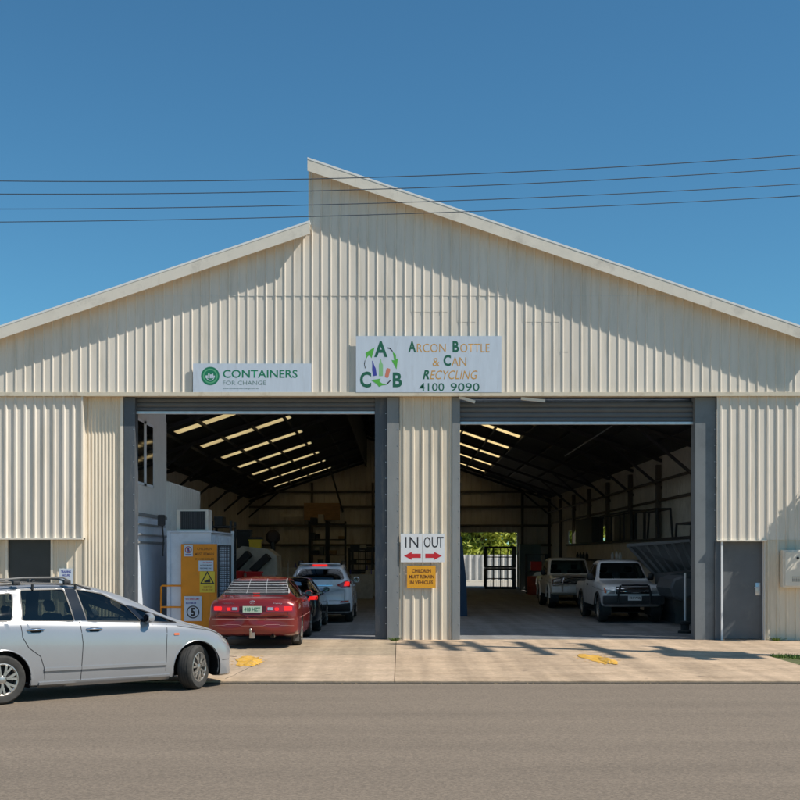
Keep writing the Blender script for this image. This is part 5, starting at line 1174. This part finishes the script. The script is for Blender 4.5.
# sorting machine with bins behind the cabin
YM = 41.0
m_mach = mat('machine_cream', (.55, .52, .44), .6, var=.15, dirt=(.3, .27, .22), dirt_scale=2)
m_conv = mat('conveyor_black', (.02, .02, .02), .7, var=.2)
m_redb = mat('red_plastic', (.70, .02, .02), .4, var=.1)
mc = thing('sorting_machine', 'cream bottle sorting machine with two black inclined conveyors behind the pale cabin', 'machine', (X(255, YM), YM, FLZ))
bm = B(); box(bm, X(232, YM), X(276, YM), YM-.2, YM+2.2, .7, Z(575, YM)); prism(bm, [(X(232, YM), Z(576, YM)), (X(276, YM), Z(576, YM)), (X(275, YM), Z(556, YM)), (X(266, YM), Z(549, YM)), (X(240, YM), Z(546, YM)), (X(232, YM), Z(552, YM))], YM+.5, YM+2.2); obj('housing', bm, m_mach, mc)
for (a, b, c_, d) in ((231, 572, 249, 553), (252, 571, 268, 556)):
    o = obj('conveyor', beam(B(), (X(a, YM), YM+.2, Z(b, YM)), (X(c_, YM), YM+.2, Z(d, YM)), .8, .22), m_conv, mc)
bm = B()
for q in (235, 255, 274): box(bm, X(q, YM)-.06, X(q, YM)+.06, YM, YM+.12, FLZ, .7)
obj('leg_frame', bm, m_dark, mc)
def tub(cx, y, z, w, h, m, name, label, cat, group=None, lid=None):
    t = thing(name, label, cat, (cx, y, z), 0, group); bm = B()
    a, b = w*.42, w*.5
    v = [[bm.verts.new((cx+sx*q, y+sy*q, z+zz)) for sx, sy in ((-1, -1), (1, -1), (1, 1), (-1, 1))] for q, zz in ((a, 0), (b, h), (b*.92, h), (a*.92, .03))]
    bm.faces.new(v[0]); 
    for i in range(3):
        for k in range(4): bm.faces.new((v[i][k], v[i][(k+1) % 4], v[i+1][(k+1) % 4], v[i+1][k]))
    bm.faces.new(v[3]); recalc(bm); obj('tub', bm, m, t)
    bm = B(); box(bm, cx-b-.02, cx+b+.02, y-b-.02, y-b+.01, z+h-.05, z+h+.01); box(bm, cx-b-.02, cx+b+.02, y+b-.01, y+b+.02, z+h-.05, z+h+.01); obj('rim', bm, m, t)
    if lid: obj('lid', box(B(), cx-b-.03, cx+b+.03, y-b-.03, y+b+.03, z+h+.012, z+h+.09, bev=.02), lid, t)
    return t
tub(X(238, YM), YM-.45, 1.02, .5, .36, m_redb, 'red_tub', 'red plastic tub under the left black conveyor', 'tub', 'red tubs by the sorting machine')
tub(X(256, YM), YM-.45, 1.02, .5, .34, m_redb, 'red_tub', 'red plastic tub under the right black conveyor, just above the red sedan roof', 'tub', 'red tubs by the sorting machine')
tub(X(239.5, YM), YM+1.2, 2.18, .5, .55, m_black, 'black_bin', 'black plastic bin on top of the machine, left of the yellow bin', 'bin', None, m_black)
tub(X(252.5, YM), YM+.9, 1.86, .42, .60, m_yel, 'yellow_bin', 'yellow bin with black lid on top of the sorting machine', 'bin', None, m_black)
YN = 46
fn = thing('pedestal_fan', 'dark round fan on a thick stand behind the sorting machine', 'fan', (X(273, YN), YN, FLZ))
fz = Z(537, YN); fx_ = X(273, YN); bm = B(); lathe(bm, [(.001, YN-.12), (.18, YN-.10), (.28, YN), (.22, YN+.12), (.001, YN+.16)], 'Y', 20, (fx_, 0, fz)); obj('head', bm, mat('brown_red', (.05, .03, .025), .6, var=.2), fn, smooth=True)
obj('stand', tube(B(), [(fx_, YN, FLZ), (fx_, YN, fz)], .09, 10), m_dark, fn); obj('base', lathe(B(), [(.001, .05), (.35, .05), (.33, .12), (.08, .16)], 'Z', 20, (fx_, YN, 0)), m_dark, fn)
# back wall
m_ply = mat('brown_timber', (.34, .20, .10), .7, var=.25, vscale=2, stretch=(1, 1, 6))
single('timber_panel', box(B(), X(304, 70.6), X(340, 70.6), 70.55, 70.7, Z(520, 70.6), Z(503, 70.6)), m_ply, 'brown timber panel fixed high on the back wall above the racks', 'panel')
single('wall_light', box(B(), X(281, 70.5), X(303, 70.5), 70.4, 70.6, Z(517, 70.5), Z(514, 70.5)), m_inwall, 'long pale light fitting on the back wall left of the brown panel', 'light fitting')
m_box = [mat('carton', (.30, .20, .11), .8, var=.15), mat('grey_box', (.16, .17, .18), .7, var=.1), m_black, mat('pale_box', (.5, .48, .43), .7, var=.1)]
rnd = random.Random(4)
def rack(x0, x1, y0, y1, z1, levels, label, fill=.8, m=m_dark, group=None):
    t = thing('storage_rack', label, 'rack', ((x0+x1)/2, (y0+y1)/2, FLZ), 0, group)
    for (a, b) in ((x0, y0), (x1, y0), (x0, y1), (x1, y1)): obj('upright', box(B(), a-.035, a+.035, b-.035, b+.035, FLZ, z1), m, t)
    for k in range(levels):
        z = FLZ+.15+(z1-.4)*k/(levels-1); obj('shelf', box(B(), x0-.03, x1+.03, y0-.03, y1+.03, z, z+.06), m, t)
        xx = x0+.06
        while xx < x1-.25:
            w = rnd.uniform(.2, .5); h = rnd.uniform(.15, (z1-.4)/(levels-1)*.7)
            if rnd.random() < fill and xx+w < x1-.04:
                q = box(B(), xx, xx+w, y0+.05, y1-.1, z+.06, z+.06+h, bev=.01); mi_ = rnd.randrange(4); single('storage_box', q, m_box[mi_], ['brown', 'grey', 'black', 'pale'][mi_]+' box on '+['the lowest', 'the second lowest', 'the middle', 'the fourth', 'the top'][k if k < levels-1 else 4]+' shelf of the '+SHORT[0]+', '+['left end', 'left of middle', 'middle', 'right of middle', 'right end', 'far right'][min(5, int((xx-x0)/(x1-x0)*6))], 'box', 'boxes stored on the racks')
            xx += w+.05
SHORT = ['left tall rack']
rack(X(309, 66), X(326, 66), 66, 67, Z(521, 66), 5, 'left tall dark storage rack against the back wall under the brown panel', .75)
SHORT[0] = 'right tall rack'
rack(X(328, 66), X(345, 66), 66, 67, Z(521, 66), 5, 'right tall dark storage rack against the back wall under the brown panel', .6)
SHORT[0] = 'low wide rack'
rack(X(349, 60), X(384, 60), 60, 61.2, Z(548, 60), 4, 'low wide dark rack near the back wall, right of the tall racks', .9)
YC = 36.3
SHORT[0] = 'rack near the pale cabin'
rack(X(212, YC), X(231, YC), YC, YC+.9, Z(521, YC), 4, 'dark rack near the partition wall above the pale blue cabin', .7)
# ================================================================== things inside, right bay
m_tarp = mat('blue_tarp', (.012, .045, .10), .6, var=.15)
bm = B(); prism(bm, [(X(450, 37), FLZ), (X(467.2, 37), FLZ), (X(466, 37), 1.2), (X(461.6, 37), 2.5), (X(450, 37), 2.55)], 36.9, 38.2)
single('blue_cover', bm, m_tarp, 'dark blue plastic cover beside the left post of the right doorway', 'cover')
def cage(x0, x1, y0, y1, z0, z1, label, nx=2, nz=1, r=.035, group=None, name='wire_cage', m=m_dark, wire=True, cat='cage'):
    t = thing(name, label, cat, ((x0+x1)/2, (y0+y1)/2, z0), 0, group)
    bm = B()
    for x in (x0, x1):
        for y in (y0, y1): beam(bm, (x, y, z0), (x, y, z1), 2*r, 2*r)
    for z in (z0+r, z1-r):
        for y in (y0, y1): beam(bm, (x0, y, z), (x1, y, z), 2*r, 2*r)
        for x in (x0, x1): beam(bm, (x, y0, z), (x, y1, z), 2*r, 2*r)
    obj('frame', bm, m, t)
    bm = B()
    for i in range(1, nx): tube(bm, [(x0+(x1-x0)*i/nx, y0, z0), (x0+(x1-x0)*i/nx, y0, z1)], r*.6, 5)
    for i in range(1, nz+1): tube(bm, [(x0, y0, z0+(z1-z0)*i/(nz+1)), (x1, y0, z0+(z1-z0)*i/(nz+1))], r*.6, 5)
    if wire:
        for i in range(1, 14): tube(bm, [(x0+(x1-x0)*i/14, y0, z0), (x0+(x1-x0)*i/14, y0, z1)], .006, 3)
    obj('bars', bm, m, t); return t
Y1 = 66.5; x0, x1 = X(486, Y1), X(515, Y1); zz = FLZ
cage(x0, x1, Y1, Y1+1.1, FLZ, Z(568.2, Y1), 'lower of two stacked dark steel cages in the rear doorway', 4, 1, .05, 'stacked cages in the rear doorway')
cage(x0, x1, Y1, Y1+1.1, Z(568.2, Y1)+.02, Z(546.3, Y1), 'upper of two stacked dark steel cages in the rear doorway', 4, 1, .05, 'stacked cages in the rear doorway')
Yk = 64; ck = thing('dark_cabinet', 'tall dark green steel cabinet right of the rear doorway', 'cabinet', (X(530, Yk), Yk, FLZ))
obj('case', box(B(), X(520, Yk), X(541, Yk), Yk, Yk+.7, FLZ, Z(544, Yk), bev=.02), mat('cabinet_green', (.05, .065, .06), .5, var=.1), ck)
for a, b in ((520.5, 530), (530.6, 540.5)): obj('door', box(B(), X(a, Yk), X(b, Yk), Yk-.03, Yk-.002, FLZ+.1, Z(545, Yk)), mat('cabinet_green', (.05, .065, .06)), ck)
Yr = 58; 
tr = thing('tool_trolley', 'dark steel trolley frame holding a red crate, between the rear doorway and the pickups', 'trolley', (X(537, Yr), Yr, FLZ))
bm = B(); x0, x1 = X(527, Yr), X(547, Yr)
for x in (x0, x1): 
    for y in (Yr, Yr+.6): box(bm, x-.03, x+.03, y-.03, y+.03, FLZ+.12, Z(554, Yr))
for z in (1.15, Z(554, Yr)): box(bm, x0, x1, Yr-.02, Yr+.62, z-.04, z)
obj('frame', bm, m_dark, tr)
for x in (x0, x1): obj('castor', lathe(B(), [(.001, Yr-.03), (.07, Yr-.03), (.07, Yr+.03), (.001, Yr+.03)], 'Y', 14, (x, 0, FLZ+.07)), m_rubber, tr)
single('red_crate', box(B(), X(531, Yr), X(542, Yr), Yr+.05, Yr+.5, 1.16, 1.62, bev=.03), m_redb, 'red crate on the dark trolley between rear doorway and pickups', 'crate')
bm = B(); lathe(bm, [(.001, FLZ), (.30, FLZ), (.32, .1), (.32, .45), (.335, .47), (.32, .5), (.32, .85), (.30, .92), (.001, .92)], 'Z', 24, (X(534, 57.2), 57.2, 0)); single('red_drum', bm, mat('rust_red_drum', (.35, .06, .03), .5, var=.25, vscale=4), 'rusty red steel drum on the floor before the dark trolley', 'drum', smooth=True)
LZ = 2.475
dc = thing('display_case', 'tall dark glass case on the block ledge in front of the small side window', 'case', (8.5, 54, LZ))
obj('case', box(B(), 8.25, 8.75, 51.6, 56.4, LZ, 3.5, bev=.03), mat('dull_glass_case', (.05, .055, .05), .6, var=.1), dc); obj('trim', box(B(), 8.23, 8.77, 51.5, 56.5, 3.5, 3.56), m_dark, dc)
def frame_y(y0, y1, z1, x, label, bars, slope=0., panel=None):
    t = thing('metal_frame', label, 'frame', (x, (y0+y1)/2, LZ))
    bm = B()
    for xx in (x, x+.45):
        beam(bm, (xx, y0, LZ), (xx, y0+slope, z1), .06, .06); beam(bm, (xx, y1, LZ), (xx, y1-slope, z1), .06, .06); beam(bm, (xx, y0+slope, z1), (xx, y1-slope, z1), .06, .06)
        for b in bars: beam(bm, (xx, b, LZ), (xx, b, z1), .05, .05)
    for y in (y0+slope, y1-slope): beam(bm, (x, y, z1), (x+.45, y, z1), .05, .05)
    obj('frame', bm, m_dark, t)
    if panel: obj('mesh_panel', box(B(), x+.43, x+.46, panel[0], panel[1], LZ+.02, z1-.05), mat('smoked_mesh', (.13, .14, .13), .6, var=.2, vscale=6), t)
frame_y(42.8, 49.4, 3.52, 8.25, 'long dark metal frame with smoky panel on the block ledge', (44.2, 45.0), 0, (45, 48.6))
frame_y(38.3, 42.2, 3.42, 8.25, 'tapered dark metal frame on the block ledge, right of the long frame', (40.4,), .3)
frame_y(33.6, 35.9, 2.85, 8.25, 'low dark metal frame on the block ledge nearest the doorway', (), .1)
for i, (px, h, m) in enumerate(((612.5, .30, m_white), (616.5, .34, m_white), (620, .31, m_white), (577.5, .3, m_black), (580.5, .32, m_black), (583.5, .3, m_black), (587, .31, m_black))):
    Yb = 8.02*F/(px-400); b = thing('bottle', ('white' if m is m_white else 'dark')+' plastic bottle standing on the side shelf above the '+('nearer' if m is m_white else 'farther')+' pickup, '+['first', 'second', 'third', 'first', 'second', 'third', 'fourth'][i]+' from left', 'bottle', (8.02, Yb, 1.762), 0, 'bottles on the side shelf')
    obj('body', lathe(B(), [(.001, 1.762), (.06, 1.762), (.065, 1.78), (.065, 1.762+h*.6), (.025, 1.762+h*.8), (.022, 1.762+h*.92)], 'Z', 14, (8.02, Yb, 0)), m, b, smooth=True)
    obj('cap', lathe(B(), [(.028, 1.762+h*.92), (.028, 1.762+h), (.001, 1.762+h)], 'Z', 12, (8.02, Yb, 0)), m_yel if m is m_white else m_black, b)
# tilting hopper with its ribbed lid up
Yh = 33.4
m_hop = mat('hopper_grey', (.09, .095, .10), .55, var=.2, dirt=(.05, .045, .04), dirt_scale=3)
hp = thing('waste_hopper', 'big dark steel hopper with its ribbed lid tilted open, right of the nearer pickup', 'hopper', (7.9, Yh, FLZ))
def hq(px, py, y): return Vector((X(px, y), y, Z(py, y)))
A, Bq, C_, D = hq(628, 545, Yh+1.6), hq(691, 540, Yh+.2), hq(703, 573, Yh+.2), hq(655, 574, Yh+1.6)
bm = B(); nn = (Bq-A).cross(D-A).normalized()*.03
v = [bm.verts.new(p+k*nn) for k in (0, 1) for p in (A, Bq, C_, D)]; bm.faces.new(v[:4]); bm.faces.new(v[4:][::-1])
for k in range(4): bm.faces.new((v[k], v[(k+1) % 4], v[4+(k+1) % 4], v[4+k]))
lid = obj('lid', bm, m_hop, hp)
bm = B()
for i in range(8):
    t = i/7; p, q = A.lerp(Bq, t), D.lerp(C_, t); beam(bm, p-nn, q-nn, .07, .07)
for (p, q) in ((A, Bq), (D, C_)): beam(bm, p-nn, q-nn, .08, .08)
obj('ribs', bm, mat('hopper_rib', (.15, .155, .16), .5, var=.15), lid)
bm = B(); prism(bm, [(7.5, .35), (8.1, .35), (8.15, 1.5), (7.38, 1.4)], Yh-.6, Yh+1.5); box(bm, 7.55, 8.1, Yh-.5, Yh+1.4, FLZ, .36); obj('body', bm, m_hop, hp)
bm = B(); x, z = X(681, 31.4), Z(588, 31.4); lathe(bm, [(.001, 31.2), (.27, 31.2), (.33, 31.26), (.33, 32.9), (.001, 32.9)], 'Y', 8, (x, 0, z)); o = obj('end_drum', bm, mat('hopper_pale', (.085, .095, .105), .5, var=.1), hp)
pp = thing('white_post', 'thin white post on a dark round base just inside the right doorway', 'post', (X(685, 28.9), 28.9, FLZ)); x = X(685, 28.9)
obj('post', tube(B(), [(x, 28.9, FLZ+.05), (x, 28.9, Z(573, 28.9))], .027, 10), m_white, pp, smooth=True)
bm = B(); lathe(bm, [(.001, FLZ), (.17, FLZ), (.17, FLZ+.05), (.10, FLZ+.08), (.10, FLZ+.2), (.12, FLZ+.22), (.12, FLZ+.28), (.03, FLZ+.30)], 'Z', 20, (x, 28.9, 0)); obj('base', bm, m_rubber, pp, smooth=True)

# more equipment at the back of both bays
YG = 56
cage(X(352, YG), X(372, YG), YG, YG+1.0, FLZ, 1.15, 'dark wire cage, lower of the pair right of the white wagon', 3, 1, .04, 'wire cages at the back of the left bay')
cage(X(352, YG), X(372, YG), YG, YG+1.0, 1.17, 2.25, 'dark wire cage, upper of the pair right of the white wagon', 3, 1, .04, 'wire cages at the back of the left bay')
def bag(x, y, w, h, m, label):
    t = thing('bulk_bag', label, 'bag', (x, y, FLZ), 0, 'bulk bags at the back'); bm = B(); box(bm, x-w/2, x+w/2, y-w/2, y+w/2, FLZ, FLZ+h)
    bmesh.ops.subdivide_edges(bm, edges=bm.edges[:], cuts=5, use_grid_fill=True)
    for v in bm.verts:
        q = (v.co.z-FLZ)/h; k = 1+.14*sin(pi*q)+random.uniform(-.015, .015); v.co.x = x+(v.co.x-x)*k; v.co.y = y+(v.co.y-y)*k
    obj('sack', bm, m, t, smooth=True)
    for sx in (-1, 1): obj('strap', tube(B(), [(x+sx*w*.45, y-w*.5, FLZ+h*.8), (x+sx*w*.45, y-w*.25, FLZ+h+.2), (x+sx*w*.45, y+w*.3, FLZ+h)], .02, 6), m_blue, t)
m_bag = mat('woven_white', (.50, .49, .45), .85, var=.15, vscale=6, dirt=(.3, .28, .25), dirt_scale=4)
for (px, y, w, h, lab) in ((361, 52, 1.0, 1.05, 'white bulk bag on the floor right of the white wagon, before the wire cages'), (377, 55, 1.0, 1.2, 'white bulk bag standing right of the wire cages, near the doorway edge'), (286, 55, 1.0, 1.3, 'white bulk bag behind the sorting machine, left of the white wagon roof')):
    bag(X(px, y), y, w, h, m_bag, lab)
